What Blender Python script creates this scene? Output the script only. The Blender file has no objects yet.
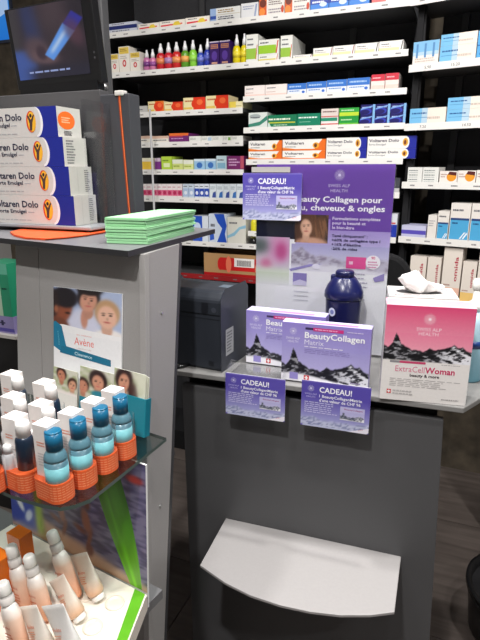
import bpy, bmesh, math, random
import numpy as np
from mathutils import Vector, Matrix

random.seed(7)
np.random.seed(7)
scene = bpy.context.scene
COL = scene.collection

# ------------------------------------------------------------------ camera
F = 530.0
PITCH = math.atan(150.0 / F)
H = 1.35
cam_d = bpy.data.cameras.new('camera')
cam_d.sensor_fit = 'VERTICAL'
cam_d.sensor_height = 24.0
cam_d.sensor_width = 18.0
cam_d.lens = F * 24.0 / 640.0
cam_d.clip_start = 0.02
cam = bpy.data.objects.new('camera', cam_d)
cam.location = (0, 0, H)
cam.rotation_euler = (math.pi / 2 - PITCH, 0, 0)
COL.objects.link(cam)
scene.camera = cam

# ------------------------------------------------------------------ view + world
scene.view_settings.view_transform = 'Standard'
scene.view_settings.look = 'None'
scene.view_settings.gamma = 1.0
scene.view_settings.use_curve_mapping = False
scene.view_settings.exposure = -0.08
world = bpy.data.worlds.new('world')
scene.world = world
world.use_nodes = True
world.node_tree.nodes['Background'].inputs[0].default_value = (0.9, 0.95, 1.0, 1)
world.node_tree.nodes['Background'].inputs[1].default_value = 0.17

# ------------------------------------------------------------------ lamps of the room
CEIL = 2.62
# position, watts, disc radius
LAMPS = [((-0.30, -0.12), 34, 0.045), ((0.30, 0.42), 9, 0.045), ((1.00, 0.20), 10, 0.045),
         ((-0.60, 1.05), 18, 0.045), ((0.25, 1.05), 18, 0.045), ((0.95, 0.75), 15, 0.045),
         ((-0.55, 0.40), 7, 0.045), ((0.85, -0.85), 11, 0.045)]
for i, ((lx, ly), w, r) in enumerate(LAMPS):
    ld = bpy.data.lights.new('downlight_lamp', 'AREA')
    ld.shape = 'DISK'
    ld.size = 2 * r
    ld.energy = w
    ld.color = (1.0, 0.975, 0.945)
    lo = bpy.data.objects.new('downlight_lamp', ld)
    lo.location = (lx, ly, CEIL - 0.035)
    COL.objects.link(lo)

# ------------------------------------------------------------------ pixel -> space helpers
CP, SP = math.cos(PITCH), math.sin(PITCH)
CAM = Vector((0, 0, H))

def ray(u, v):
    a = (u - 240.0) / F
    t = (320.0 - v) / F
    return Vector((a, CP + t * SP, -SP + t * CP))

def Pz(u, v, z):
    d = ray(u, v)
    return CAM + d * ((z - H) / d.z)

def Py(u, v, y):
    d = ray(u, v)
    return CAM + d * (y / d.y)

def Ppl(u, v, pl):
    q, n = pl
    d = ray(u, v)
    return CAM + d * ((q - CAM).dot(n) / d.dot(n))

def pix(p):
    q = p - CAM
    x = q.x
    dep = q.y * CP - q.z * SP
    up = q.y * SP + q.z * CP
    return 240 + F * x / dep, 320 - F * up / dep

def EX(th):
    return Vector((math.cos(th), math.sin(th), 0))

def EY(th):
    return Vector((-math.sin(th), math.cos(th), 0))

R = math.radians
UP = Vector((0, 0, 1))

def lin(c):
    c = c / 255.0
    return c / 12.92 if c <= 0.04045 else ((c + 0.055) / 1.055) ** 2.4

def C(r, g, b):
    return (lin(r), lin(g), lin(b), 1.0)

# ------------------------------------------------------------------ materials
MATS = {}

def newmat(name):
    m = bpy.data.materials.new(name)
    m.use_nodes = True
    nt = m.node_tree
    return m, nt, nt.nodes['Principled BSDF'], nt.nodes['Material Output']

def mat_attr(name, rough, metallic=0.0, spec=0.5, bump=0.0, bscale=200.0, var=0.04, coat=0.0):
    """surface whose colour is the printed / moulded colour stored on the mesh"""
    m, nt, b, out = newmat(name)
    at = nt.nodes.new('ShaderNodeAttribute')
    at.attribute_name = 'Col'
    tc = nt.nodes.new('ShaderNodeTexCoord')
    no = nt.nodes.new('ShaderNodeTexNoise')
    no.inputs['Scale'].default_value = bscale
    no.inputs['Detail'].default_value = 3
    nt.links.new(tc.outputs['Object'], no.inputs['Vector'])
    mr = nt.nodes.new('ShaderNodeMapRange')
    mr.inputs[1].default_value = 0.3
    mr.inputs[2].default_value = 0.7
    mr.inputs[3].default_value = 1.0 - var
    mr.inputs[4].default_value = 1.0
    nt.links.new(no.outputs[0], mr.inputs[0])
    mx = nt.nodes.new('ShaderNodeVectorMath')
    mx.operation = 'SCALE'
    nt.links.new(at.outputs['Color'], mx.inputs[0])
    nt.links.new(mr.outputs[0], mx.inputs['Scale'])
    nt.links.new(mx.outputs[0], b.inputs['Base Color'])
    b.inputs['Roughness'].default_value = rough
    b.inputs['Metallic'].default_value = metallic
    b.inputs['Specular IOR Level'].default_value = spec
    b.inputs['Coat Weight'].default_value = coat
    if bump > 0:
        bu = nt.nodes.new('ShaderNodeBump')
        bu.inputs['Strength'].default_value = bump
        bu.inputs['Distance'].default_value = 0.002
        nt.links.new(no.outputs[0], bu.inputs['Height'])
        nt.links.new(bu.outputs[0], b.inputs['Normal'])
    MATS[name] = m
    return m

mat_attr('paper', 0.55, bump=0.05)
mat_attr('gloss_card', 0.3, spec=0.45)
mat_attr('plastic', 0.28, spec=0.5)
mat_attr('satin', 0.45, spec=0.4)
mat_attr('laminate', 0.42, spec=0.4, bump=0.04, bscale=400, var=0.06)
mat_attr('metal', 0.3, metallic=1.0, var=0.08)
mat_attr('matte', 0.8, spec=0.2, bump=0.1, bscale=90, var=0.12)
mat_attr('tissue', 0.95, spec=0.1, bump=0.2, bscale=120)

def mat_acrylic(name, tint, gloss_rough=0.03, base=0.02, ior=1.45):
    m, nt, b, out = newmat(name)
    nt.nodes.remove(b)
    tr = nt.nodes.new('ShaderNodeBsdfTransparent')
    tr.inputs[0].default_value = tint
    gl = nt.nodes.new('ShaderNodeBsdfGlossy')
    gl.inputs['Roughness'].default_value = gloss_rough
    lw = nt.nodes.new('ShaderNodeLayerWeight')
    lw.inputs['Blend'].default_value = 0.5
    fr = nt.nodes.new('ShaderNodeMath')
    fr.operation = 'POWER'
    fr.inputs[1].default_value = 4.0
    nt.links.new(lw.outputs['Facing'], fr.inputs[0])
    ad = nt.nodes.new('ShaderNodeMath')
    ad.operation = 'ADD'
    ad.inputs[1].default_value = base
    no = nt.nodes.new('ShaderNodeTexNoise')
    no.inputs['Scale'].default_value = 9.0
    mu = nt.nodes.new('ShaderNodeMath')
    mu.operation = 'MULTIPLY_ADD'
    mu.inputs[1].default_value = 0.02
    nt.links.new(no.outputs[0], mu.inputs[0])
    nt.links.new(fr.outputs[0], mu.inputs[2])
    nt.links.new(mu.outputs[0], ad.inputs[0])
    mx = nt.nodes.new('ShaderNodeMixShader')
    nt.links.new(ad.outputs[0], mx.inputs[0])
    nt.links.new(tr.outputs[0], mx.inputs[1])
    nt.links.new(gl.outputs[0], mx.inputs[2])
    nt.links.new(mx.outputs[0], out.inputs[0])
    MATS[name] = m

mat_acrylic('acrylic', (0.975, 0.98, 0.985, 1), 0.03, 0.012)
mat_acrylic('cover_film', (0.97, 0.975, 0.98, 1), 0.12, 0.02)
mat_acrylic('smoked_glass', (0.66, 0.71, 0.69, 1), 0.06, 0.07)

def mat_emit(name, strength, attr=True, color=(1, 1, 1, 1), gloss=0.12):
    m, nt, b, out = newmat(name)
    if attr:
        at = nt.nodes.new('ShaderNodeAttribute')
        at.attribute_name = 'Col'
        nt.links.new(at.outputs['Color'], b.inputs['Emission Color'])
    else:
        b.inputs['Emission Color'].default_value = color
    b.inputs['Base Color'].default_value = (0.01, 0.01, 0.012, 1)
    b.inputs['Emission Strength'].default_value = strength
    b.inputs['Roughness'].default_value = gloss
    MATS[name] = m

mat_emit('lit_screen', 0.85)
mat_emit('lamp_glow', 30.0, attr=False, color=(1.0, 0.95, 0.88, 1))

def mat_floor():
    m, nt, b, out = newmat('floor_tile')
    tc = nt.nodes.new('ShaderNodeTexCoord')
    oi = nt.nodes.new('ShaderNodeObjectInfo')
    ad = nt.nodes.new('ShaderNodeVectorMath')
    nt.links.new(tc.outputs['Object'], ad.inputs[0])
    nt.links.new(oi.outputs['Location'], ad.inputs[1])
    n1 = nt.nodes.new('ShaderNodeTexNoise')
    n1.inputs['Scale'].default_value = 4.0
    n1.inputs['Detail'].default_value = 6
    nt.links.new(ad.outputs[0], n1.inputs['Vector'])
    mp = nt.nodes.new('ShaderNodeMapping')
    mp.inputs['Scale'].default_value = (1.2, 16, 1)
    mp.inputs['Rotation'].default_value = (0, 0, 0.5)
    nt.links.new(ad.outputs[0], mp.inputs['Vector'])
    n2 = nt.nodes.new('ShaderNodeTexNoise')
    n2.inputs['Scale'].default_value = 2.5
    n2.inputs['Detail'].default_value = 5
    nt.links.new(mp.outputs[0], n2.inputs['Vector'])
    cr = nt.nodes.new('ShaderNodeValToRGB')
    cr.color_ramp.elements[0].position = 0.3
    cr.color_ramp.elements[0].color = C(62, 55, 51)
    cr.color_ramp.elements[1].position = 0.75
    cr.color_ramp.elements[1].color = C(112, 102, 97)
    mx = nt.nodes.new('ShaderNodeMath')
    mx.operation = 'MULTIPLY_ADD'
    mx.inputs[1].default_value = 0.5
    hl = nt.nodes.new('ShaderNodeMath')
    hl.operation = 'MULTIPLY'
    hl.inputs[1].default_value = 0.5
    nt.links.new(n1.outputs[0], hl.inputs[0])
    nt.links.new(n2.outputs[0], mx.inputs[0])
    nt.links.new(hl.outputs[0], mx.inputs[2])
    nt.links.new(mx.outputs[0], cr.inputs[0])
    nt.links.new(cr.outputs[0], b.inputs['Base Color'])
    b.inputs['Roughness'].default_value = 0.45
    MATS['floor_tile'] = m

def mat_wall(name, c1, c2, scale, rough=0.8, bump=0.15):
    m, nt, b, out = newmat(name)
    tc = nt.nodes.new('ShaderNodeTexCoord')
    n1 = nt.nodes.new('ShaderNodeTexNoise')
    n1.inputs['Scale'].default_value = scale
    n1.inputs['Detail'].default_value = 6
    nt.links.new(tc.outputs['Object'], n1.inputs['Vector'])
    cr = nt.nodes.new('ShaderNodeValToRGB')
    cr.color_ramp.elements[0].position = 0.3
    cr.color_ramp.elements[0].color = c1
    cr.color_ramp.elements[1].position = 0.7
    cr.color_ramp.elements[1].color = c2
    nt.links.new(n1.outputs[0], cr.inputs[0])
    nt.links.new(cr.outputs[0], b.inputs['Base Color'])
    bu = nt.nodes.new('ShaderNodeBump')
    bu.inputs['Strength'].default_value = bump
    nt.links.new(n1.outputs[0], bu.inputs['Height'])
    nt.links.new(bu.outputs[0], b.inputs['Normal'])
    b.inputs['Roughness'].default_value = rough
    MATS[name] = m

mat_floor()
mat_wall('stone_wall', C(66, 59, 50), C(98, 88, 74), 14.0)
mat_wall('plain_wall', C(150, 148, 145), C(165, 163, 160), 3.0, 0.9, 0.02)
mat_wall('ceiling_paint', C(215, 214, 211), C(226, 225, 222), 3.0, 0.9, 0.02)

# ------------------------------------------------------------------ mesh builder
TEXT_CACHE = {}

def text_mesh(s, bold):
    key = (s, bold)
    if key in TEXT_CACHE:
        return TEXT_CACHE[key]
    cu = bpy.data.curves.new('t', 'FONT')
    cu.body = s
    cu.size = 1.0
    cu.resolution_u = 2
    cu.offset = 0.022 if bold else 0.0
    ob = bpy.data.objects.new('t', cu)
    me = ob.to_mesh()
    vs = [(v.co.x, v.co.y) for v in me.vertices]
    fs = [tuple(p.vertices) for p in me.polygons]
    ob.to_mesh_clear()
    bpy.data.objects.remove(ob)
    bpy.data.curves.remove(cu)
    if vs:
        x0 = min(v[0] for v in vs)
        x1 = max(v[0] for v in vs)
    else:
        x0 = x1 = 0
    TEXT_CACHE[key] = (vs, fs, x0, x1)
    return TEXT_CACHE[key]

class MB:
    def __init__(s):
        s.v, s.f, s.c, s.m, s.sm = [], [], [], [], []
        s.frame()
        s.mat = 0

    def frame(s, O=(0, 0, 0), X=(1, 0, 0), Y=(0, 1, 0), Z=(0, 0, 1)):
        s.O, s.X, s.Y, s.Z = Vector(O), Vector(X), Vector(Y), Vector(Z)
        s.layer = 0

    def pt(s, p):
        return s.O + s.X * p[0] + s.Y * p[1] + s.Z * p[2]

    def add(s, pts, faces, col, smooth=False, vcol=None):
        b = len(s.v)
        s.v += [tuple(s.pt(p)) for p in pts]
        for i, f in enumerate(faces):
            s.f.append(tuple(b + k for k in f))
            if vcol is not None:
                s.c.append([vcol[k] for k in f])
            else:
                s.c.append([col] * len(f))
            s.m.append(s.mat)
            s.sm.append(smooth)

    def box(s, x0, x1, y0, y1, z0, z1, col, front=None, top=None, side=None):
        p = [(x0, y0, z0), (x1, y0, z0), (x1, y1, z0), (x0, y1, z0),
             (x0, y0, z1), (x1, y0, z1), (x1, y1, z1), (x0, y1, z1)]
        fs = [(0, 3, 2, 1), (4, 5, 6, 7), (0, 1, 5, 4), (1, 2, 6, 5), (2, 3, 7, 6), (3, 0, 4, 7)]
        cs = [col, top or col, front or col, side or col, col, side or col]
        b = len(s.v)
        s.v += [tuple(s.pt(q)) for q in p]
        for f, c in zip(fs, cs):
            s.f.append(tuple(b + k for k in f))
            s.c.append([c] * 4)
            s.m.append(s.mat)
            s.sm.append(False)

    def prism(s, poly, z0, z1, col, top=None):
        """poly: list of (x,y), extruded z0..z1; counter-clockwise seen from +z"""
        a = sum(poly[i][0] * poly[(i + 1) % len(poly)][1] - poly[(i + 1) % len(poly)][0] * poly[i][1]
                for i in range(len(poly)))
        if a < 0:
            poly = poly[::-1]
        n = len(poly)
        pts = [(x, y, z0) for x, y in poly] + [(x, y, z1) for x, y in poly]
        fs = [tuple(range(n - 1, -1, -1)), tuple(range(n, 2 * n))]
        fs += [(i, (i + 1) % n, n + (i + 1) % n, n + i) for i in range(n)]
        b = len(s.v)
        s.v += [tuple(s.pt(q)) for q in pts]
        for k, f in enumerate(fs):
            s.f.append(tuple(b + q for q in f))
            s.c.append([top if (k == 1 and top) else col] * len(f))
            s.m.append(s.mat)
            s.sm.append(False)

    def hexa(s, p, col, cols=None):
        """8 points: bottom 4 (ccw), top 4"""
        fs = [(0, 3, 2, 1), (4, 5, 6, 7), (0, 1, 5, 4), (1, 2, 6, 5), (2, 3, 7, 6), (3, 0, 4, 7)]
        s.add(p, fs, col)

    def lathe(s, prof, n=20, col=None, cx=0, cy=0, sy=1.0, cols=None, smooth=True):
        """prof list of (r,z); cols per profile point optional"""
        pts, vc = [], []
        for k, (r, z) in enumerate(prof):
            for i in range(n):
                a = 2 * math.pi * i / n
                pts.append((cx + r * math.cos(a), cy + sy * r * math.sin(a), z))
                vc.append(cols[k] if cols else col)
        fs = []
        for k in range(len(prof) - 1):
            for i in range(n):
                j = (i + 1) % n
                fs.append((k * n + i, k * n + j, (k + 1) * n + j, (k + 1) * n + i))
        fs.append(tuple(range(n - 1, -1, -1)))
        fs.append(tuple((len(prof) - 1) * n + i for i in range(n)))
        s.add(pts, fs, col, smooth, vc)
        s.sm[-1] = s.sm[-2] = False

    def tube(s, path, r, n=8, col=None):
        path = [Vector(p) for p in path]
        pts = []
        for k, p in enumerate(path):
            t = (path[min(k + 1, len(path) - 1)] - path[max(k - 1, 0)]).normalized()
            a = t.orthogonal().normalized() if abs(t.z) > 0.95 else t.cross(UP).normalized()
            b = t.cross(a).normalized()
            rr = r[k] if isinstance(r, (list, tuple)) else r
            for i in range(n):
                q = 2 * math.pi * i / n
                pts.append(tuple(p + a * rr * math.cos(q) + b * rr * math.sin(q)))
        fs = []
        for k in range(len(path) - 1):
            for i in range(n):
                j = (i + 1) % n
                fs.append((k * n + i, k * n + j, (k + 1) * n + j, (k + 1) * n + i))
        fs.append(tuple(range(n - 1, -1, -1)))
        fs.append(tuple((len(path) - 1) * n + i for i in range(n)))
        s.add(pts, fs, col, True)

    # ---- flat printing on the plane X,Y of the current frame (Z = outward)
    def _z(s):
        s.layer += 1
        return 0.00004 * s.layer

    def rect(s, x0, y0, x1, y1, col):
        z = s._z()
        if isinstance(col, list):  # [bottom colour, top colour]
            vc = [col[0], col[0], col[1], col[1]]
        else:
            vc = [col] * 4
        s.add([(x0, y0, z), (x1, y0, z), (x1, y1, z), (x0, y1, z)], [(0, 1, 2, 3)], None, False, vc)

    def poly(s, pts, col):
        z = s._z()
        s.add([(x, y, z) for x, y in pts], [tuple(range(len(pts)))], col)

    def ell(s, cx, cy, rx, ry, col, n=18):
        s.poly([(cx + rx * math.cos(2 * math.pi * i / n), cy + ry * math.sin(2 * math.pi * i / n)) for i in range(n)], col)

    def ring(s, cx, cy, r0, r1, col, n=24, a0=0, a1=2 * math.pi):
        z = s._z()
        pts, fs = [], []
        for i in range(n + 1):
            a = a0 + (a1 - a0) * i / n
            pts += [(cx + r0 * math.cos(a), cy + r0 * math.sin(a), z), (cx + r1 * math.cos(a), cy + r1 * math.sin(a), z)]
        for i in range(n):
            fs.append((2 * i, 2 * i + 1, 2 * i + 3, 2 * i + 2))
        s.add(pts, fs, col)

    def text(s, t, x, y, h, col, bold=False, width=None, align='l', rot=0.0):
        """h = letter (cap) height; x,y baseline start; width = fit to width"""
        vs, fs, x0, x1 = text_mesh(t, bold)
        if not fs:
            return
        k = h / 0.70
        kx = k
        if width:
            kx = width / max(x1 - x0, 1e-6)
        W = (x1 - x0) * kx
        ox = {'l': 0, 'c': -W / 2, 'r': -W}[align]
        z = s._z()
        ca, sa = math.cos(rot), math.sin(rot)
        pts = []
        for a, b in vs:
            px, py = (a - x0) * kx + ox, b * k
            pts.append((x + px * ca - py * sa, y + px * sa + py * ca, z))
        s.add(pts, fs, col)

    def lines(s, x0, y0, x1, y1, n, col, seed=0, fill=0.5):
        """n rows of tiny words"""
        rnd = random.Random(seed * 31 + n)
        z = s._z()
        dy = (y1 - y0) / n
        for i in range(n):
            yb = y1 - (i + 1) * dy + dy * (1 - fill) / 2
            x = x0
            end = x1 - (x1 - x0) * rnd.random() * 0.3
            while x < end:
                w = (x1 - x0) * (0.05 + 0.12 * rnd.random())
                xe = min(x + w, end)
                s.add([(x, yb, z), (xe, yb, z), (xe, yb + dy * fill, z), (x, yb + dy * fill, z)], [(0, 1, 2, 3)], col)
                x = xe + (x1 - x0) * 0.025

    def paint(s, x0, y0, x1, y1, nx, ny, fn):
        """smooth printed picture: fn(U,V)-> rgb 0..255 arrays; U,V in 0..1, V up"""
        z = s._z()
        U, V = np.meshgrid(np.linspace(0, 1, nx + 1), np.linspace(0, 1, ny + 1))
        rgb = np.clip(fn(U, V), 0, 255) / 255.0
        rgb = np.where(rgb <= 0.04045, rgb / 12.92, ((rgb + 0.055) / 1.055) ** 2.4)
        pts = [(x0 + (x1 - x0) * U[j, i], y0 + (y1 - y0) * V[j, i], z) for j in range(ny + 1) for i in range(nx + 1)]
        vc = [tuple(rgb[j, i]) + (1.0,) for j in range(ny + 1) for i in range(nx + 1)]
        fs = [(j * (nx + 1) + i, j * (nx + 1) + i + 1, (j + 1) * (nx + 1) + i + 1, (j + 1) * (nx + 1) + i)
              for j in range(ny) for i in range(nx)]
        s.add(pts, fs, None, False, vc)

    def mesh(s, name, mats):
        me = bpy.data.meshes.new(name)
        me.from_pydata(s.v, [], s.f)
        for m in mats:
            me.materials.append(MATS[m])
        me.polygons.foreach_set('material_index', s.m)
        me.polygons.foreach_set('use_smooth', s.sm)
        ca = me.color_attributes.new('Col', 'FLOAT_COLOR', 'CORNER')
        flat = [x for fc in s.c for c in fc for x in c]
        ca.data.foreach_set('color', flat)
        me.update()
        return me

    def build(s, name, mats, parent=None, loc=None, rotz=0.0, bevel=0.0, rot=None):
        if isinstance(mats, str):
            mats = [mats]
        o = bpy.data.objects.new(name, s.mesh(name, mats))
        COL.objects.link(o)
        if parent is not None:
            o.parent = parent
        if loc is not None:
            o.location = loc
        o.rotation_euler = rot if rot else (0, 0, rotz)
        if bevel > 0:
            md = o.modifiers.new('bevel', 'BEVEL')
            md.width = bevel
            md.segments = 2
            md.limit_method = 'ANGLE'
            md.angle_limit = R(40)
        return o

def tag(o, label, cat, group=None):
    o['label'] = label
    o['category'] = cat
    if group:
        o['group'] = group
    return o

def thing(name, label, cat, loc=(0, 0, 0), rotz=0.0, group=None):
    o = bpy.data.objects.new(name, None)
    o.empty_display_size = 0.05
    COL.objects.link(o)
    o.location = loc
    o.rotation_euler = (0, 0, rotz)
    return tag(o, label, cat, group)

def struct(o):
    o['kind'] = 'structure'
    return o

def copy_tree(o, parent=None):
    c = o.copy()
    COL.objects.link(c)
    c.parent = parent
    for ch in list(o.children):
        copy_tree(ch, c)
    return c

ORD = ['first', 'second', 'third', 'fourth', 'fifth', 'sixth', 'seventh', 'eighth', 'ninth', 'tenth', 'eleventh',
       'twelfth', 'thirteenth', 'fourteenth', 'fifteenth', 'sixteenth', 'seventeenth', 'eighteenth', 'nineteenth',
       'twentieth', 'twenty-first', 'twenty-second', 'twenty-third', 'twenty-fourth']

# ---- soft painting helpers for printed pictures
def sm(x, w):
    return 1 / (1 + np.exp(-np.clip(x / w, -40, 40)))

def over(img, mask, rgb):
    m = mask[..., None]
    return img * (1 - m) + np.array(rgb, float) * m

def ellm(U, V, cx, cy, rx, ry, soft=0.08, ang=0.0):
    ca, sa = math.cos(ang), math.sin(ang)
    x, y = U - cx, V - cy
    d = np.sqrt(((x * ca + y * sa) / rx) ** 2 + ((-x * sa + y * ca) / ry) ** 2)
    return sm(1 - d, soft)

def solid(U, rgb):
    return np.ones(U.shape + (3,)) * np.array(rgb, float)

_rng = np.random.RandomState(3)
_LAT = _rng.rand(64, 64)

def vnoise(x, y):
    xi, yi = np.floor(x).astype(int), np.floor(y).astype(int)
    fx, fy = x - xi, y - yi
    fx, fy = fx * fx * (3 - 2 * fx), fy * fy * (3 - 2 * fy)
    g = lambda a, b: _LAT[np.mod(b, 64), np.mod(a, 64)]
    return (g(xi, yi) * (1 - fx) + g(xi + 1, yi) * fx) * (1 - fy) + (g(xi, yi + 1) * (1 - fx) + g(xi + 1, yi + 1) * fx) * fy

def face(img, U, V, cx, cy, s, skin, hair, ang=0.0, hairscale=1.0):
    """a small printed portrait head"""
    d = np.array(skin, float)
    img = over(img, ellm(U, V, cx, cy + 0.25 * s, 0.78 * s * hairscale, 0.95 * s * hairscale, 0.06, ang), hair)
    img = over(img, ellm(U, V, cx, cy - 0.95 * s, 0.34 * s, 0.5 * s, 0.08, ang), d * 0.9)
    img = over(img, ellm(U, V, cx, cy - 0.05 * s, 0.58 * s, 0.82 * s, 0.06, ang), d)
    for sx in (-1, 1):
        ex, ey = cx + (sx * 0.22 * math.cos(ang)) * s, cy + (0.08 + sx * 0.22 * math.sin(ang)) * s
        img = over(img, ellm(U, V, ex, ey, 0.10 * s, 0.055 * s, 0.15), d * 0.35)
        img = over(img, ellm(U, V, ex, ey + 0.15 * s, 0.14 * s, 0.035 * s, 0.2), d * 0.5)
    img = over(img, ellm(U, V, cx + 0.03 * s, cy - 0.18 * s, 0.07 * s, 0.10 * s, 0.3) * 0.5, d * 0.7)
    img = over(img, ellm(U, V, cx, cy - 0.42 * s, 0.2 * s, 0.06 * s, 0.2), (190, 100, 95))
    return img

# peaks, left to right, of the printed mountain range (x, height) as fractions
RANGE = [(0, .52), (.05, .46), (.10, .60), (.135, .98), (.16, .90), (.20, .62), (.26, .52), (.33, .40), (.40, .42), (.46, .36),
         (.53, .50), (.60, .44), (.67, .52), (.74, .55), (.80, .66), (.84, .58), (.89, .62), (.94, .50), (1, .46)]

def mountain(sky_top, sky_bot, ground=(235, 232, 240), dark=(24, 22, 30), lowcurve=0.2):
    rx = [a for a, b in RANGE]
    ry = [b for a, b in RANGE]

    def fn(U, V):
        h = np.interp(U, rx, ry)
        h = h + 0.05 * (vnoise(U * 40, V * 0) - 0.5)
        img = np.array(sky_bot, float) + (np.array(sky_top, float) - np.array(sky_bot, float)) * V[..., None]
        n = 0.5 * vnoise(U * 15 + V * 9, V * 9 - U * 5) + 0.3 * vnoise(U * 30 - V * 16, V * 20) + 0.2 * vnoise(U * 64, V * 44)
        depth = h - V
        right = np.clip((U - .40) * 2.2, 0, 1)
        bias = 0.60 - 0.13 * right
        snow = sm(n - bias, 0.025)
        rock = over(solid(U, dark), sm(n - bias + .10, 0.04) * .35, (120, 118, 126))
        rock = over(rock, snow * (.55 + .45 * right), (232, 232, 240))
        rock = over(rock, sm(.045 - depth, .01) * .75, dark)
        img = img * (1 - sm(depth, 0.008)[..., None]) + rock * sm(depth, 0.008)[..., None]
        low = lowcurve * (0.55 + 0.45 * np.cos((U - 0.15) * 4.0)) * 0.8
        img = over(img, sm(low - V, 0.012), ground)
        return img
    return fn

def logo(mb, cx, cy, r, col, ts=None):
    """round emblem of dots in a ring with the lettering below"""
    mb.ell(cx, cy, r * 0.34, r * 0.34, col, 10)
    L0 = mb.layer - 1
    for k, n, d in ((0.55, 10, 0.10), (0.8, 14, 0.10), (1.05, 16, 0.07)):
        for i in range(n):
            a = 2 * math.pi * (i + 0.5 * (k > .7)) / n
            mb.layer = L0
            mb.ell(cx + r * k * math.cos(a), cy + r * k * math.sin(a), r * d, r * d, col, 6)
    if ts:
        mb.text('SWISS ALP', cx, cy - r * 1.35 - ts, ts, col, align='c')
        mb.text('HEALTH', cx, cy - r * 1.55 - 2.3 * ts, ts, col, align='c')

# =================================================================== room shell
TW = R(-22.5)
wx, wy = EX(TW), EY(TW)
WALLPT = Py(326, 128, 2.10)
WALL = (WALLPT, -wy)

def wall_off(d):
    return (WALLPT + wy * d, -wy)

wd0 = WALLPT.dot(wy)           # distance of shelf fronts along wy
RX0, RX1 = -2.5, 2.6           # room extents along wx
RY0, RY1 = -2.2, wd0 + 0.36
ROOM = Matrix.Rotation(TW, 4, 'Z')

def room_slab(name, x0, x1, y0, y1, z0, z1, mat):
    mb = MB()
    mb.box(x0, x1, y0, y1, z0, z1, C(128, 128, 128))
    return struct(mb.build(name, mat, rotz=TW))

fl = room_slab('floor', RX0, RX1, RY0, RY1, -0.06, -0.008, 'floor_tile')
TS = 0.6
tile = None
nx, ny = int((RX1 - RX0) / TS) + 1, int((RY1 - RY0) / TS) + 1
for i in range(nx):
    for j in range(ny):
        x, y = RX0 + i * TS, RY0 + j * TS
        if x + TS > RX1 + 0.05 or y + TS > RY1 + 0.05:
            pass
        if tile is None:
            mb = MB()
            mb.box(0.0015, TS - 0.0015, 0.0015, TS - 0.0015, -0.008, 0.0, C(120, 112, 108))
            tile = mb.build('floor_tile', 'floor_tile', fl, (x, y, 0))
        else:
            t = tile.copy()
            COL.objects.link(t)
            t.parent = fl
            t.location = (x, y, 0)
cl = room_slab('ceiling', RX0, RX1, RY0, RY1, CEIL, CEIL + 0.06, 'ceiling_paint')
room_slab('wall_back', RX0 - .06, RX1 + .06, RY1, RY1 + 0.06, 0, CEIL, 'stone_wall')
room_slab('wall_left', RX0 - .06, RX0, RY0, RY1, 0, CEIL, 'plain_wall')
room_slab('wall_right', RX1, RX1 + .06, RY0, RY1, 0, CEIL, 'plain_wall')
room_slab('wall_front', RX0 - .06, RX1 + .06, RY0 - .06, RY0, 0, CEIL, 'plain_wall')

for i, ((lx, ly), w, r) in enumerate(LAMPS):
    t = thing('ceiling_downlight', 'round recessed ceiling downlight, %s of the eight in the ceiling' % ORD[i], 'ceiling light',
              (lx, ly, CEIL), 0, 'ceiling downlights')
    mb = MB()
    n = 24
    mb.lathe([(r + 0.004, -0.028), (r + 0.02, -0.028), (r + 0.025, -0.004), (r + 0.025, 0.0), (r + 0.004, 0.0)], n, C(225, 225, 225))
    mb.build('trim_ring', 'satin', t)
    mb = MB()
    mb.lathe([(r + 0.003, -0.012), (r + 0.003, 0.0)], n, C(255, 250, 240))
    mb.build('diffuser', 'lamp_glow', t)

# =================================================================== wall shelving
WHITE = C(236, 234, 230)
BLACK = C(24, 24, 26)
DARK = C(46, 46, 49)

class Shelf:
    pass

def mk_shelf(unit, root_th, plane, u0, u1, vm, um, name, depth, sth=0.020, rail_col=C(232, 230, 226), tags=None, thick=0.012):
    """front edge centre line passes pixel (um,vm) on the plane; from u0 to u1"""
    ex, ey = EX(root_th), EY(root_th)
    zc = Ppl(um, vm, plane).z
    s = Shelf()
    s.z = zc + sth * 0.45
    s.th, s.pl, s.ex, s.ey, s.name = root_th, plane, ex, ey, name

    def on(u):      # point of the shelf's front line below pixel column u
        q, n = plane
        # column u: the ray through (u, v) with z = s.z on the plane, solved for v by iteration
        v = vm
        for _ in range(6):
            p = Ppl(u, v, plane)
            v += (p.z - s.z) * 220
        return Ppl(u, v, plane)
    s.on = on
    a, b = on(u0), on(u1)
    s.a, s.L = a, (b - a).dot(ex)
    rp = unit.matrix_basis.inverted() @ Vector((a.x, a.y, s.z))
    mb = MB()
    mb.box(0, s.L, 0.004, depth, -thick, 0, C(70, 70, 72))
    sh = mb.build('shelf', 'satin', unit, rp)
    mb = MB()
    mb.box(0, s.L, 0, 0.0035, -sth, 0.0015, rail_col)
    mb.frame((0, -0.0001, -sth), (1, 0, 0), (0, 0, 1), (0, -1, 0))
    rr = random.Random(int(vm * 10))
    if tags:
        for (ut, txt) in tags:
            x = (on(ut) - a).dot(ex)
            mb.text(txt, x, sth * 0.3, sth * 0.42, C(50, 50, 55), align='c')
    else:
        x = 0.03
        while x < s.L - 0.03:
            mb.lines(x, sth * 0.30, x + 0.022, sth * 0.72, 1, C(120, 118, 120), int(x * 1000))
            x += 0.05 + 0.05 * rr.random()
    mb.build('price_rail', 'satin', sh)
    return s

unitA = thing('wall_shelving', 'tall black wall shelving with white shelves behind the counters', 'shelving',
              WALLPT.xy.to_3d(), TW)
bpy.context.view_layer.update()
SD = 0.26

def shA(u0, u1, vm, um, name, **k):
    return mk_shelf(unitA, TW, WALL, u0, u1, vm, um, name, SD, **k)

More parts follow.
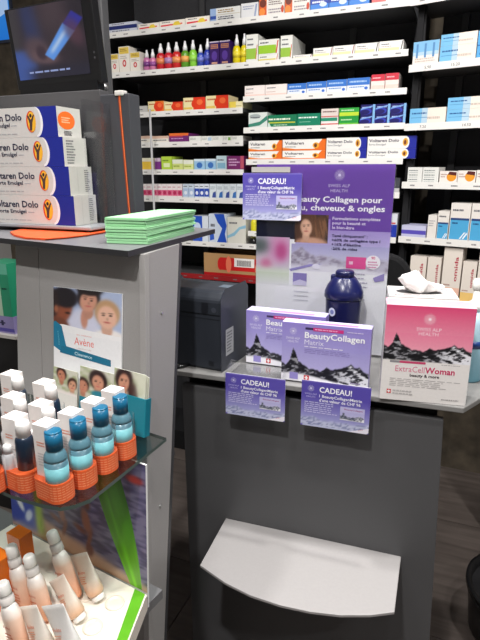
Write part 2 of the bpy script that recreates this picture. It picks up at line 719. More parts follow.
M1 = shA(106.5, 411, 19, 258, 'the topmost long shelf')
M2 = shA(110, 408.5, 64, 258, 'the long shelf of spray bottles')
M3 = shA(243, 407, 95, 325, 'the shelf below the low white cartons')
M4 = shA(243.5, 405, 128, 325, 'the shelf of navy and green cartons')
M5 = shA(246, 403, 161.5, 325, 'the shelf right above the purple poster')
M6 = shA(247, 399.5, 194, 325, 'the shelf hidden behind the purple poster')
M7 = shA(248, 396, 237, 325, 'the low shelf behind the purple poster')
L1 = shA(134, 242.5, 112.5, 190, 'the left shelf of red and yellow cartons')
L2 = shA(136, 243, 144, 190, 'the left shelf of low white cartons')
L3 = shA(138, 243.5, 172, 190, 'the left shelf above the pink packs')
L4 = shA(140, 244, 200, 190, 'the left shelf of small pink packs')
L5 = shA(150, 258, 244.5, 214, 'the left shelf behind the green leaflets')
L6 = shA(150, 262, 279, 230, 'the low left shelf behind the printer', rail_col=C(150, 30, 34))

def unit_part(unit, name, x0, x1, y0, y1, z0, z1, col, mat='matte', bevel=0):
    mb = MB()
    mb.box(x0, x1, y0, y1, z0, z1, col)
    return mb.build(name, mat, unit, (0, 0, 0), bevel=bevel)

def sxA(u, v):
    return (Ppl(u, v, WALL) - unitA.location).dot(wx)

xl, xm, xr = sxA(108, 100), sxA(244.5, 120), sxA(410, 60)
unit_part(unitA, 'back_panel', xl - 0.02, xm - 0.004, SD + 0.005, SD + 0.03, 0.05, 2.35, C(58, 58, 61))
unit_part(unitA, 'back_panel', xm + 0.004, xr + 0.02, SD + 0.005, SD + 0.03, 0.05, 2.35, C(58, 58, 61))
for x in (xl - 0.035, xr + 0.012):
    unit_part(unitA, 'side_panel', x, x + 0.02, 0.03, SD + 0.03, 0.0, 2.35, C(30, 30, 32))
for x in (xm - 0.30, xm, xm + 0.36):
    unit_part(unitA, 'upright', x - 0.012, x + 0.012, SD - 0.012, SD + 0.004, 0.05, 2.35, C(58, 58, 60), 'satin')
unit_part(unitA, 'base', xl - 0.01, xr + 0.01, 0.03, SD + 0.02, 0.0, 0.10, C(30, 30, 32))

# right bay turns towards the viewer
TR_ = R(-35)
rxv, ryv = EX(TR_), EY(TR_)
JP = Ppl(407, 100, WALL) - wy * 0.004
RPL = (JP, -ryv)
unitB = thing('wall_shelving', 'black shelving bay at right with pale blue cartons, angled towards the counter', 'shelving',
              JP.xy.to_3d(), TR_)
bpy.context.view_layer.update()

def shB(u0, u1, vm, um, name, **k):
    return mk_shelf(unitB, TR_, RPL, u0, u1, vm, um, name, 0.24, sth=0.022, **k)

R0 = shB(411, 545, -3, 440, 'the uppermost right shelf', tags=[])
R1 = shB(409, 545, 65, 444, 'the upper right shelf', tags=[(428, '5.90'), (456, '15.20')])
R2 = shB(404.5, 545, 125.5, 442, 'the second right shelf', tags=[(423, '7.20'), (467, '14.50')])
R3 = shB(402, 545, 185.5, 441, 'the third right shelf', tags=None)
R4 = shB(398.5, 545, 242, 439, 'the fourth right shelf', tags=None)
R5 = shB(396, 545, 303, 439, 'the low right shelf', tags=[])
rL = R1.L
unit_part(unitB, 'back_panel', 0.03, rL + 0.02, 0.245, 0.27, R5.z - .05, 2.35, C(58, 58, 61))
unit_part(unitB, 'side_panel', rL + 0.02, rL + 0.04, 0.02, 0.27, 0.0, 2.35, C(30, 30, 32))
unit_part(unitB, 'upright', 0.10, 0.124, 0.23, 0.244, 0.0, 2.35, C(58, 58, 60), 'satin')
# corner post between the bays
mb = MB()
mb.box(-0.004, 0.006, -0.004, 0.006, 0, 2.35, C(38, 38, 40))
mb.build('corner_post', 'satin', unitB, (0.02, 0.06, 0))

# ------------------------------------------------------------------ cartons on the shelves
def draw(mb, w, h, spec, seed=0):
    for it in spec:
        k = it[0]
        if k == 'r':
            mb.rect(it[1] * w, it[2] * h, it[3] * w, it[4] * h, it[5])
        elif k == 'e':
            mb.ell(it[1] * w, it[2] * h, it[3] * w, it[4] * h, it[5], 14)
        elif k == 'p':
            mb.poly([(a * w, b * h) for a, b in it[1]], it[2])
        elif k == 't':
            mb.text(it[1], it[2] * w, it[3] * h, it[4] * h, it[5], bold=len(it) > 6 and it[6],
                    width=(it[7] * w if len(it) > 7 else None))
        elif k == 'v':      # vertical lettering, reading upwards
            mb.text(it[1], it[2] * w, it[3] * h, it[4] * w, it[5], bold=True, width=it[6] * h, rot=math.pi / 2)
        elif k == 'l':
            mb.lines(it[1] * w, it[2] * h, it[3] * w, it[4] * h, it[5], it[6], seed)

def carton(s, u0, u1, vt, label, spec, body, depth=0.10, group=None, cat='carton', name='carton', zbase=None, inset=0.010, gap=0.0008,
           right=None, mat='gloss_card', vt_u=None):
    a, b = s.on(u0), s.on(u1)
    w = (b - a).dot(s.ex) - 2 * gap
    ztop = Ppl((u0 + u1) / 2 if vt_u is None else vt_u, vt, (s.pl[0] + s.ey * inset, s.pl[1])).z
    z0 = s.z if zbase is None else zbase
    h = max(ztop - z0, 0.012)
    p = a + s.ex * gap + s.ey * inset
    mb = MB()
    mb.box(0, w, 0, depth, 0, h, body, side=right)
    mb.frame((0, -0.0001, 0), (1, 0, 0), (0, 0, 1), (0, -1, 0))
    draw(mb, w, h, spec, int(u0 * 7))
    o = mb.build(name, mat, None, (p.x, p.y, z0), s.th)
    tag(o, label, cat, group)
    o['ztop'] = z0 + h
    return o

TXT = C(90, 92, 100)
PW = C(238, 236, 232)

# --- topmost long shelf
g = 'cartons on the topmost shelf'
carton(M1, 108, 136, 22.5, 'white carton with navy band, leftmost on the topmost shelf',
       [('r', 0, .35, 1, .72, C(40, 50, 110)), ('l', .1, .8, .6, .95, 1, TXT), ('l', .1, .1, .8, .28, 1, TXT)], C(205, 208, 222), group=g)
for i, (a, b, t) in enumerate([(137, 158, 23.5), (158.2, 184, 20.5), (184.2, 208.6, 17)]):
    carton(M1, a, b, t, 'flat white carton with red streak and yellow flash, %s of three on the topmost shelf' % ORD[i],
           [('r', 0, 0, 1, 1, C(240, 232, 222)), ('p', [(.05, .15), (.9, .3), (.9, .5), (.05, .4)], C(222, 60, 70)),
            ('p', [(.5, .2), (.85, .2), (.75, .8), (.6, .75)], C(235, 205, 70)), ('l', .1, .65, .5, .9, 1, TXT)], C(240, 232, 222), group=g)
carton(M1, 209, 239.5, 7.5, 'white text-covered carton with blue end beside yellow cartons on topmost shelf',
       [('r', 0, 0, .2, 1, C(150, 175, 215)), ('r', 0, .2, .2, .45, C(50, 80, 160)), ('r', .2, .48, 1, .52, C(190, 180, 160)),
        ('l', .26, .6, .9, .9, 2, C(150, 120, 60)), ('l', .26, .1, .9, .4, 2, C(60, 60, 80))], C(222, 222, 220), group=g)
carton(M1, 240, 257.5, 3, 'plain grey-white carton left of the orange cartons on the topmost shelf',
       [('l', .1, .55, .8, .85, 2, C(140, 150, 180)), ('p', [(.75, .1), (.85, .1), (.95, .9), (.85, .9)], C(150, 160, 190))], C(222, 222, 224), group=g)
for i, (a, b) in enumerate([(258, 283.5), (283.7, 309)]):
    carton(M1, a, b, -3 - 3 * i, 'white carton with orange ends, %s of two on the topmost shelf' % ['left', 'right'][i],
           [('r', 0, 0, .3, 1, C(214, 92, 40)), ('e', .15, .7, .13, .22, C(110, 40, 20)), ('e', .12, .25, .12, .2, C(240, 140, 60)),
            ('l', .38, .55, .95, .9, 3, C(120, 100, 100)), ('l', .38, .1, .95, .4, 2, C(150, 140, 150)), ('e', .93, .3, .06, .2, C(200, 70, 40))],
           C(232, 228, 222), group=g)
for i, (a, b) in enumerate([(309.3, 328), (328.2, 348), (348.2, 369)]):
    carton(M1, a, b, -10 - 3 * i, 'bright blue carton with white lettering, %s of three on the topmost shelf' % ORD[i],
           [('r', 0, .0, 1, .30, C(60, 130, 215)), ('l', .1, .32, .9, .5, 1, C(230, 235, 245)), ('e', .7, .28, .2, .12, C(210, 225, 245)),
            ('l', .1, .6, .8, .9, 2, C(220, 230, 245))], C(28, 62, 168), group=g)
carton(M1, 371, 400, -16, 'pinkish red carton at the right end of the topmost shelf',
       [('r', 0, 0, .5, .4, C(225, 105, 105)), ('r', .5, 0, 1, 1, C(235, 225, 225))], C(205, 60, 66), group=g)

# --- long shelf of spray bottles
g = 'small white and yellow cartons on the spray bottle shelf'
for i, (a, b, t) in enumerate([(109.5, 118, 54), (118.2, 129, 46.5), (129.2, 139.5, 52)]):
    carton(M2, a, b, t, 'white carton with yellow top and red dot, %s of three beside the spray bottles' % ORD[i],
           [('r', .05, .72, .95, .97, C(226, 196, 90)), ('l', .15, .8, .85, .92, 2, C(150, 110, 40)), ('e', .5, .36, .18, .14, C(205, 60, 60)),
            ('e', .5, .36, .09, .07, C(240, 220, 220)), ('l', .15, .52, .85, .66, 2, C(180, 170, 160))], C(236, 230, 220), 0.06, g)

def spray(s, u, hw, vt, vbody, label, body, lab, cap=C(235, 235, 238), labspan=(.35, .68)):
    """round spray bottle with a tapering white cap"""
    p = s.on(u) + s.ey * 0.035
    w = (s.on(u + hw) - s.on(u - hw)).dot(s.ex) / 2
    pl = (s.pl[0] + s.ey * 0.035, s.pl[1])
    ht = Ppl(u, vt, pl).z - s.z
    hb = Ppl(u, vbody, pl).z - s.z
    t = thing('spray_bottle', label, 'bottle', (p.x, p.y, s.z), s.th, 'spray bottles on the wall shelf')
    mb = MB()
    mb.lathe([(w * .92, 0), (w, .004), (w, hb * .78), (w * .8, hb * .92), (w * .45, hb)], 16, body)
    mb.build('bottle_body', 'plastic', t)
    mb = MB()
    mb.lathe([(w * 1.02, hb * labspan[0]), (w * 1.02, hb * labspan[1])], 16, lab)
    mb.build('bottle_label', 'gloss_card', t)
    mb = MB()
    mb.lathe([(w * .55, hb - .001), (w * .52, hb + (ht - hb) * .35), (w * .30, hb + (ht - hb) * .7), (w * .22, ht)], 14, cap)
    mb.build('spray_cap', 'plastic', t)

sprays = [
    (143, 3.2, 50.5, 58, 'violet pink bottle with white cap, left of a pair beside red sprays', C(190, 110, 160), C(120, 60, 130)),
    (149, 3.2, 49.5, 58, 'violet pink bottle with white cap, right of a pair beside red sprays', C(205, 120, 160), C(150, 80, 150)),
    (157, 4.0, 44, 53.5, 'red spray bottle with orange label, first of the red sprays', C(190, 30, 40), C(225, 130, 80)),
    (165, 4.0, 43, 53, 'red spray bottle with lilac label, second of the red sprays', C(196, 34, 50), C(175, 130, 180)),
    (173, 4.2, 42.5, 52, 'red spray bottle with pale orange label, third of the red sprays', C(200, 40, 40), C(235, 150, 90)),
    (181.5, 3.8, 41.5, 51, 'dark green spray bottle with orange label beside bright green spray', C(90, 150, 40), C(235, 170, 90)),
    (189.5, 3.6, 40.5, 50, 'bright green spray bottle between dark green and blue sprays', C(130, 200, 60), C(150, 215, 80)),
    (197, 3.4, 45, 53, 'short blue spray bottle right of the bright green spray', C(50, 70, 165), C(110, 120, 200)),
    (204, 3.4, 39, 50, 'tall blue spray bottle left of the purple cartons', C(45, 60, 170), C(90, 100, 190)),
    (233.3, 3.8, 35, 46, 'yellow spray bottle, left of a pair by the purple cartons', C(225, 205, 20), C(235, 215, 60)),
    (241, 3.6, 34, 45.5, 'yellow spray bottle, right of a pair by the green white cartons', C(225, 205, 20), C(235, 215, 60)),
]
for a in sprays:
    spray(M2, *a)
for i, (a, b) in enumerate([(208.5, 218.4), (218.6, 229)]):
    carton(M2, a, b, 41.5 - i, 'purple carton with gold print, %s of a pair by the yellow sprays' % ['left', 'right'][i],
           [('r', .12, .70, .88, .88, C(190, 130, 90)), ('l', .15, .72, .85, .86, 2, C(90, 50, 110)), ('e', .5, .4, .3, .2, C(90, 60, 150)),
            ('r', .2, .06, .8, .14, C(200, 150, 130)), ('r', .0, .95, 1, 1, C(200, 190, 210))], C(56, 30, 96), 0.07,
           'purple cartons on the spray bottle shelf')
GREEN_SPEC = lambda slash: [('r', .0, .12, .85, .5, C(150, 190, 70)), ('p', [(.80, .1), (.86, .1), (.97, .62), (.91, .62)], slash),
                            ('l', .1, .78, .75, .88, 1, C(70, 74, 84)), ('l', .1, .58, .8, .7, 1, TXT)]
GW = C(228, 228, 222)
g = 'white and green cartons on the spray bottle shelf'
carton(M2, 245, 257, 34.5, 'tall white and green carton right beside the yellow sprays', GREEN_SPEC(C(200, 90, 60)), GW, 0.1, g)
low = carton(M2, 257.4, 278, 54.3, 'low white carton at the bottom of the two stacked green cartons',
             [('l', .08, .5, .5, .78, 1, C(60, 64, 74)), ('r', .0, .08, .85, .36, C(215, 200, 110)), ('p', [(.88, .05), (.91, .05), (.97, .95), (.94, .95)], C(205, 80, 60))], GW, 0.09, g)
carton(M2, 257.4, 278, 39.5, 'lime green carton stacked on a low white carton',
       [('r', .0, .05, .86, .62, C(150, 196, 50)), ('l', .08, .7, .6, .88, 1, TXT), ('p', [(.84, .04), (.90, .04), (.98, .9), (.92, .9)], C(205, 80, 60))], GW, 0.09, g,
       zbase=low['ztop'] + 0.0004)
carton(M2, 279.4, 291.5, 35.5, 'tall deep white and green carton left of the low slashed cartons', GREEN_SPEC(C(205, 80, 60)), GW, 0.17, g)
LOWS = [(292.2, 311.5, 54.8), (312.2, 332, 47.8), (332.2, 354, 45.5), (354.2, 378, 43.2), (378.2, 403, 40.8)]
for i, (a, b, t) in enumerate(LOWS):
    carton(M2, a, b, t, 'low white carton with dark red slash, %s from left beside the green cartons' % ORD[i],
           [('l', .08, .62, .55, .80, 1, C(70, 74, 84)), ('l', .08, .44, .7, .56, 1, C(170, 150, 150)),
            ('r', .0, .06, .84, .36, C(226, 226, 170)), ('p', [(.88, .02), (.92, .02), (.99, .95), (.95, .95)], C(150, 60, 70) if i < 3 else C(60, 60, 66))],
           C(236, 234, 230), 0.10, 'low slashed cartons on the spray bottle shelf')

# --- shelf below the low white cartons
g = 'flat cartons two shelves above the purple poster'
for i, (a, b) in enumerate([(243.6, 264), (264.2, 286)]):
    carton(M3, a, b, 85.6 - 1.2 * i, 'flat off-white carton, %s of two at the left of the blue-topped cartons' % ORD[i],
           [('l', .08, .62, .5, .8, 1, TXT), ('r', 0, .02, 1, .2, C(236, 205, 195)), ('l', .05, .3, .5, .4, 1, C(190, 150, 140))], C(238, 228, 224), 0.1, g)
for i, (a, b) in enumerate([(286.3, 305.5), (305.7, 325.5), (325.7, 346), (346.2, 369)]):
    carton(M3, a, b, 83.6 - 1.9 * i, 'flat carton blue above and white below, %s of four in a row' % ORD[i],
           [('r', 0, .45, 1, 1, C(58, 116, 200)), ('l', .1, .6, .9, .85, 1, C(170, 200, 235)), ('l', .1, .22, .8, .4, 1, C(100, 140, 200)), ('e', .85, .2, .08, .12, C(60, 110, 200))],
           C(225, 230, 240), 0.1, g)
for i, (a, b) in enumerate([(370, 384), (384.2, 398)]):
    carton(M3, a, b, 74.5 - 1.4 * i, 'small carton red above and pink white below, %s of a pair' % ['left', 'right'][i],
           [('r', 0, .58, 1, 1, C(205, 52, 70)), ('l', .1, .7, .7, .85, 1, C(240, 190, 195)), ('r', 0, .0, 1, .3, C(236, 205, 195))], C(238, 222, 216), 0.1, g)

# --- shelf of navy and green cartons
g = 'cartons on the shelf two above the purple poster'
carton(M4, 247.5, 266.5, 112.5, 'white carton with teal grey swoosh left of the green cartons',
       [('p', [(0, .25), (.6, .4), (1, .8), (1, .5), (.6, .15), (0, .05)], C(60, 130, 110)), ('e', .35, .75, .3, .15, C(160, 170, 170)), ('l', .1, .6, .7, .75, 1, TXT)], C(214, 220, 216), 0.1, g)
carton(M4, 266.8, 296, 114.8, 'dark green carton with yellow underline and pale lettering',
       [('l', .03, .52, .97, .78, 1, C(235, 240, 220)), ('r', .03, .32, .95, .42, C(190, 190, 60)), ('p', [(0, 0), (.12, 0), (.05, .35), (0, .4)], C(200, 220, 210)), ('l', .2, .1, .8, .24, 1, C(180, 210, 180))],
       C(30, 118, 84), 0.1, g)
carton(M4, 296.2, 319.6, 113.5, 'teal green carton with pale lettering beside the green carton',
       [('l', .05, .58, .9, .8, 1, C(225, 240, 232)), ('l', .1, .3, .6, .4, 1, C(140, 200, 170))], C(28, 126, 96), 0.1, g)
lo_ = carton(M4, 320, 337.5, 117.4, 'low white carton with red line under a grey one, beside teal carton',
             [('r', 0, .55, .95, .95, C(40, 140, 110)), ('r', 0, .12, 1, .25, C(205, 70, 70))], C(230, 224, 220), 0.09, g)
carton(M4, 320, 337.5, 108.7, 'pinkish grey carton stacked on the low red-lined carton',
       [('l', .08, .5, .9, .8, 1, C(120, 90, 90)), ('r', 0, .05, 1, .15, C(205, 80, 80))], C(222, 208, 202), 0.09, g, zbase=lo_['ztop'] + .0004)
lo_ = carton(M4, 338, 357.8, 116.8, 'green carton under the lime one beside navy cartons',
             [('l', .1, .5, .7, .8, 1, C(190, 230, 180)), ('r', 0, .05, 1, .25, C(110, 190, 60))], C(36, 148, 62), 0.09, g)
carton(M4, 338, 357.8, 107.8, 'lime and green carton stacked on a green one beside navy cartons',
       [('r', 0, .1, 1, .5, C(190, 215, 60)), ('l', .1, .6, .8, .85, 1, C(200, 235, 190))], C(50, 160, 64), 0.09, g, zbase=lo_['ztop'] + .0004)
for i, (a, b) in enumerate([(359.2, 374), (374.2, 389), (389.2, 405)]):
    NAVY = [('r', .84, 0, 1, 1, C(130, 180, 225)), ('e', .35, .35, .42, .32, C(52, 62, 170)), ('e', .3, .28, .34, .24, C(30, 26, 96)),
            ('l', .1, .6, .75, .85, 1, C(170, 190, 230)), ('p', [(.0, .5), (.8, .75), (.84, .9), (.0, .62)], C(120, 160, 220))]
    lo_ = carton(M4, a, b, 115 - .6 * i, 'navy swirl carton, lower one of the %s stack of three' % ORD[i], NAVY, C(30, 26, 96), 0.09, g)
    carton(M4, a, b, 104.6 - .6 * i, 'navy swirl carton, upper one of the %s stack of three' % ORD[i], NAVY, C(30, 26, 96), 0.09, g, zbase=lo_['ztop'] + .0004)

# --- gel cartons above the poster
g = 'gel cartons right above the purple poster'

def gel_spec(kind, sub):
    if kind == 'o':
        return [('r', 0, 0, 1, .14, C(232, 118, 40)), ('p', [(.72, 0), (1, 0), (1, 1), (.92, 1)], C(232, 112, 40)),
                ('t', 'Voltaren', .05, .55, .26, C(60, 52, 66), True, .45), ('l', .06, .28, .4, .40, 1, TXT),
                ('e', .78, .45, .075, .27, C(240, 170, 60)), ('e', .77, .45, .035, .18, C(110, 60, 40)), ('p', [(0, .14), (.3, .14), (.0, .3)], C(236, 150, 90))]
    return [('r', .80, 0, 1, 1, C(36, 44, 150)), ('e', .80, .5, .06, .47, PW), ('e', .78, .52, .055, .32, C(226, 170, 60)), ('e', .775, .5, .025, .2, C(120, 60, 40)),
            ('t', 'Voltaren Dolo', .03, .55, .24, C(50, 46, 70), True, .62), ('t', sub, .03, .28, .16, C(70, 66, 90), False, .35)]
for i, (a, b, t1, t2, k) in enumerate([(247.5, 281, 151.4, 140.6, 'o'), (281.4, 324.6, 150.6, 139.4, 'o'), (325, 365.6, 149.4, 137.6, 'b'), (366, 415, 148.8, 136.2, 'b')]):
    desc = 'white gel carton with orange end' if k == 'o' else 'white gel carton with blue end and gold emblem'
    lo_ = carton(M5, a, b, t1, '%s, lower one in the %s stack' % (desc, ORD[i] if k == 'o' else ['left', 'right'][i - 2] + ' blue'), gel_spec(k, 'forte Emulgel'), PW, 0.05, g,
                 right=C(36, 44, 150) if k == 'b' else C(232, 112, 40))
    carton(M5, a, b, t2, '%s, upper one in the %s stack' % (desc, ORD[i] if k == 'o' else ['left', 'right'][i - 2] + ' blue'), gel_spec(k, 'forte Emulgel'), PW, 0.05, g,
           zbase=lo_['ztop'] + .0004, right=C(36, 44, 150) if k == 'b' else C(232, 112, 40))
carton(M7, 388, 395.8, 214, 'blue and white carton peeking out right of the purple poster',
       [('r', 0, 0, 1, .55, C(40, 60, 165)), ('r', .2, .58, .8, .64, C(200, 50, 50))], C(214, 218, 224), 0.08)
carton(M6, 388, 399, 178, 'dark grey carton peeking out right of the purple poster, one shelf higher',
       [('r', 0, 0, 1, .3, C(190, 190, 190))], C(70, 72, 78), 0.08)

# --- left bay
g = 'cartons on the red and yellow shelf'
carton(L1, 134.5, 146.5, 106, 'flat white carton at the far left, behind the grey stand', [('l', .1, .3, .8, .6, 1, TXT)], C(200, 198, 194), 0.1, g)
for i, (a, b, t) in enumerate([(147, 163, 101.3), (163.3, 182, 102), (182.4, 204.6, 97.5), (205, 227.6, 95.5)]):
    carton(L1, a, b, t, 'white to yellow carton with red swirl, %s in the row beside the grey stand' % ORD[i],
           [('r', 0, 0, .55, 1, C(236, 222, 170)), ('r', .45, 0, 1, 1, C(222, 54, 34) if i else C(232, 120, 40)), ('e', .66, .5, .3, .45, C(220, 60, 30)),
            ('e', .74, .62, .14, .22, C(240, 110, 60)), ('l', .06, .62, .5, .85, 1, C(180, 90, 50)), ('r', 0, .1, .4, .25, C(226, 190, 90))], C(226, 210, 170), 0.1, g)
carton(L1, 228, 242, 101.5, 'low pale yellow carton at the right end of the red carton row',
       [('r', 0, .0, .5, 1, C(236, 210, 90)), ('l', .5, .2, .95, .5, 1, C(180, 170, 120))], C(236, 226, 180), 0.1, g)
g = 'low cartons on the second left shelf'
for i, (a, b) in enumerate([(136.5, 150), (150.3, 167.5)]):
    carton(L2, a, b, 136, 'low cream carton, %s of two left of the purple orange one' % ORD[i], [('r', 0, .6, 1, 1, C(214, 180, 160)), ('l', .1, .2, .9, .5, 1, TXT)], C(230, 224, 214), 0.1, g)
carton(L2, 168, 187.6, 133.2, 'purple carton with orange top edge on a white shelf',
       [('r', 0, .72, 1, 1, C(230, 110, 50)), ('r', 0, .55, .7, .72, C(170, 60, 90)), ('l', .1, .3, .9, .5, 1, C(210, 160, 210))], C(110, 40, 110), 0.1, g)
for i, (a, b, c) in enumerate([(188, 200, C(226, 226, 222)), (200.2, 211, C(170, 195, 215)), (211.2, 222, C(226, 228, 222)), (222.2, 230, C(120, 170, 80)), (230.2, 242, C(226, 228, 224))]):
    carton(L2, a, b, 136.2 - .1 * i, 'low white carton with faint print, %s right of the purple orange one' % ORD[i],
           [('r', .62, .15, .95, .75, c), ('l', .08, .3, .6, .75, 2, C(150, 156, 150))], C(228, 228, 222), 0.1, g)
g = 'cartons on the third left shelf'
L3s = [(138.5, 152.5, 158, C(232, 226, 200), 'yellow and cream carton at the left, above the pink packs', [('r', .15, 0, 1, .7, C(236, 196, 70))]),
       (154, 160, 158, C(120, 50, 130), 'narrow purple carton behind the white post', [('r', 0, .7, 1, 1, C(200, 180, 200))]),
       (160.4, 171, 156.5, C(176, 206, 70), 'lime green carton right of the narrow purple one', [('r', .2, .2, .8, .5, C(220, 230, 180)), ('l', .1, .6, .9, .8, 1, C(90, 120, 40))]),
       (171.3, 182, 159.5, C(206, 216, 130), 'pale lime carton, left of two above the pink packs', [('r', 0, .6, 1, 1, C(226, 230, 210)), ('l', .1, .2, .9, .5, 1, C(140, 160, 60))]),
       (182.3, 192.6, 160, C(214, 220, 150), 'pale lime carton, right of two above the pink packs', [('r', 0, .6, 1, 1, C(230, 232, 216)), ('l', .1, .2, .9, .5, 1, C(150, 170, 60))]),
       (193, 204, 159, C(150, 190, 220), 'light blue carton with round emblem, left of two', [('e', .5, .42, .28, .28, C(60, 110, 180)), ('r', 0, .8, 1, 1, C(210, 225, 235))]),
       (204.3, 215, 158.8, C(150, 190, 220), 'light blue carton with round emblem, right of two', [('e', .5, .42, .28, .28, C(60, 110, 180)), ('r', 0, .8, 1, 1, C(210, 225, 235))]),
       (215.3, 225.6, 155.8, C(190, 212, 220), 'pale blue tall carton left of the magenta one', [('r', .1, .1, .9, .5, C(130, 175, 200)), ('l', .1, .6, .9, .8, 1, TXT)]),
       (226, 243, 156, C(116, 40, 100), 'magenta purple carton with pale lettering above the blue packs', [('r', .8, .1, 1, 1, C(180, 80, 100)), ('l', .1, .25, .75, .85, 3, C(210, 170, 205))])]
for a, b, t, c, lab, sp in L3s:
    carton(L3, a, b, t, lab, sp, c, 0.1, g)
x = 141.0
i = 0
while x < 181:
    carton(L4, x, x + 4.9, 184, 'slim white pack with pink lower half, %s from left in the pink row' % ORD[i],
           [('r', 0, .12, 1, .55, C(214, 90, 130)), ('e', .5, .34, .3, .14, C(170, 40, 80)), ('l', .1, .68, .9, .85, 1, C(200, 150, 160))], C(232, 222, 222), 0.08,
           'slim pink packs on the left shelf', gap=0.0003)
    x += 5.05
    i += 1
for i, (a, b, c1, c2, nm) in enumerate([(182, 187.5, C(200, 212, 226), C(170, 190, 220), 'pale blue'), (187.7, 193.2, C(200, 212, 226), C(170, 190, 220), 'pale blue'),
                                        (193.6, 198.3, C(220, 226, 236), C(44, 74, 170), 'royal blue'), (198.5, 203.2, C(220, 226, 236), C(44, 74, 170), 'royal blue'), (203.4, 208.2, C(220, 226, 236), C(44, 74, 170), 'royal blue')]):
    carton(L4, a, b, 184, 'slim white pack with %s lower half, %s right of the pink packs' % (nm, ORD[i]),
           [('r', 0, .1, 1, .68, c2), ('e', .5, .36, .3, .14, C(226, 230, 240)), ('l', .1, .76, .9, .9, 1, TXT)], c1, 0.08, 'slim blue packs on the left shelf', gap=.0003)
for i in range(5):
    a = 208.8 + i * 6.75
    carton(L4, a, a + 6.5, 184, 'white pack with blue corner patch, %s from left beside the royal blue packs' % ORD[i],
           [('p', [(.35, .05), (.95, .05), (.95, .5), (.5, .4)], C(56, 110, 180) if i % 2 else C(60, 80, 150)), ('l', .1, .6, .9, .85, 2, C(150, 160, 170))], C(218, 226, 232), 0.08,
           'blue cornered packs on the left shelf', gap=.0003)
g = 'cartons on the shelf behind the green leaflets'
carton(L5, 192, 207.5, 216, 'white and royal blue carton just right of the green leaflets',
       [('r', 0, .0, .62, 1, C(40, 84, 190)), ('e', .3, .55, .22, .2, C(200, 215, 240)), ('l', .1, .1, .55, .25, 1, C(220, 230, 245))], C(215, 222, 232), 0.1, g)
carton(L5, 208, 226, 214, 'white carton with large royal blue swirl behind the printer',
       [('p', [(.45, 0), (1, 0), (.9, .3), (1, .6), (.85, 1), (.3, 1), (.5, .7), (.75, .5)], C(36, 80, 185)), ('p', [(.05, .05), (.3, .1), (.25, .4), (.05, .35)], C(50, 90, 190)), ('l', .1, .5, .4, .7, 1, TXT)], C(206, 216, 230), 0.1, g)
carton(L5, 226.4, 245, 217.5, 'off-white carton with pale blue wave behind the printer',
       [('p', [(0, .18), (.4, .3), (.7, .55), (1, .6), (1, .72), (.65, .64), (.35, .42), (0, .28)], C(140, 190, 215)), ('l', .1, .72, .6, .85, 1, TXT)], C(218, 216, 206), 0.1, g)

# brown carton with red label on the low shelf
q0, q1 = L6.on(203), L6.on(259)
bw = (q1 - q0).dot(wx)
bh = Ppl(230, 253, WALL).z - L6.z
t = thing('shipping_box', 'brown open cardboard box with red label behind the printer', 'cardboard box', (q0.x + wy.x * .012, q0.y + wy.y * .012, L6.z), TW)
mb = MB()
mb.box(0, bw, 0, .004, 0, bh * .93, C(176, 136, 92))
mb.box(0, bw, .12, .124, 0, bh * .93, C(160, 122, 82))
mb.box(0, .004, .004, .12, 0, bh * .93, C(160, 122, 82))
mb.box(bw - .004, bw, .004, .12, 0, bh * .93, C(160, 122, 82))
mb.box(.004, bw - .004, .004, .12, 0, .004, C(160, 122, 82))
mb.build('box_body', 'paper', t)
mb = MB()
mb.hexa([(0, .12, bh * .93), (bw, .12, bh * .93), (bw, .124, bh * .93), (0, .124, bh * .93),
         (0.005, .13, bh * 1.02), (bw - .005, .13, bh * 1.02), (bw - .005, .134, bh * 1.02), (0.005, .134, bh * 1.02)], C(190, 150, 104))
mb.build('box_flap', 'paper', t)
mb = MB()
mb.frame((0, -.0002, 0), (1, 0, 0), (0, 0, 1), (0, -1, 0))
draw(mb, bw, bh, [('r', .30, .25, 1, .78, C(200, 34, 34)), ('e', .30, .5, .05, .26, C(200, 34, 34)), ('e', .45, .5, .05, .35, C(236, 120, 90)), ('r', .55, .42, .9, .78, C(240, 236, 232)),
                  ('e', .95, .4, .04, .2, C(240, 150, 120)), ('r', 0, 0, 1, .12, C(170, 24, 28))])
xx = .60 * bw
rr = random.Random(2)
while xx < .84 * bw:
    d = .0012 + .002 * rr.random()
    mb.rect(xx, .46 * bh, xx + d, .70 * bh, C(50, 46, 48))
    xx += d + .0014 + .001 * rr.random()
mb.build('shipping_label', 'gloss_card', t)

# --- right bay cartons
BLU = C(120, 185, 226)
CRM = C(240, 226, 214)

def blue_carton(s, a, b, vt, label, rows=1, **k):
    sp = [('r', 0, 0, .42, 1, BLU), ('r', .34, 0, .5, 1, C(180, 205, 222))]
    for r in range(rows):
        y0 = r / rows
        sp += [('l', .06, y0 + .58 / rows, .55, y0 + .78 / rows, 1, C(40, 90, 150)), ('r', .04, y0 + .38 / rows, .55, y0 + .42 / rows, C(80, 140, 190)),
               ('l', .5, y0 + .2 / rows, .92, y0 + .5 / rows, 1, C(200, 185, 175))]
        if r:
            sp += [('r', 0, y0 - .01, 1, y0 + .01, C(150, 160, 165))]
    return carton(s, a, b, vt, label, sp, CRM, 0.09, 'pale blue cartons in the right bay', **k)

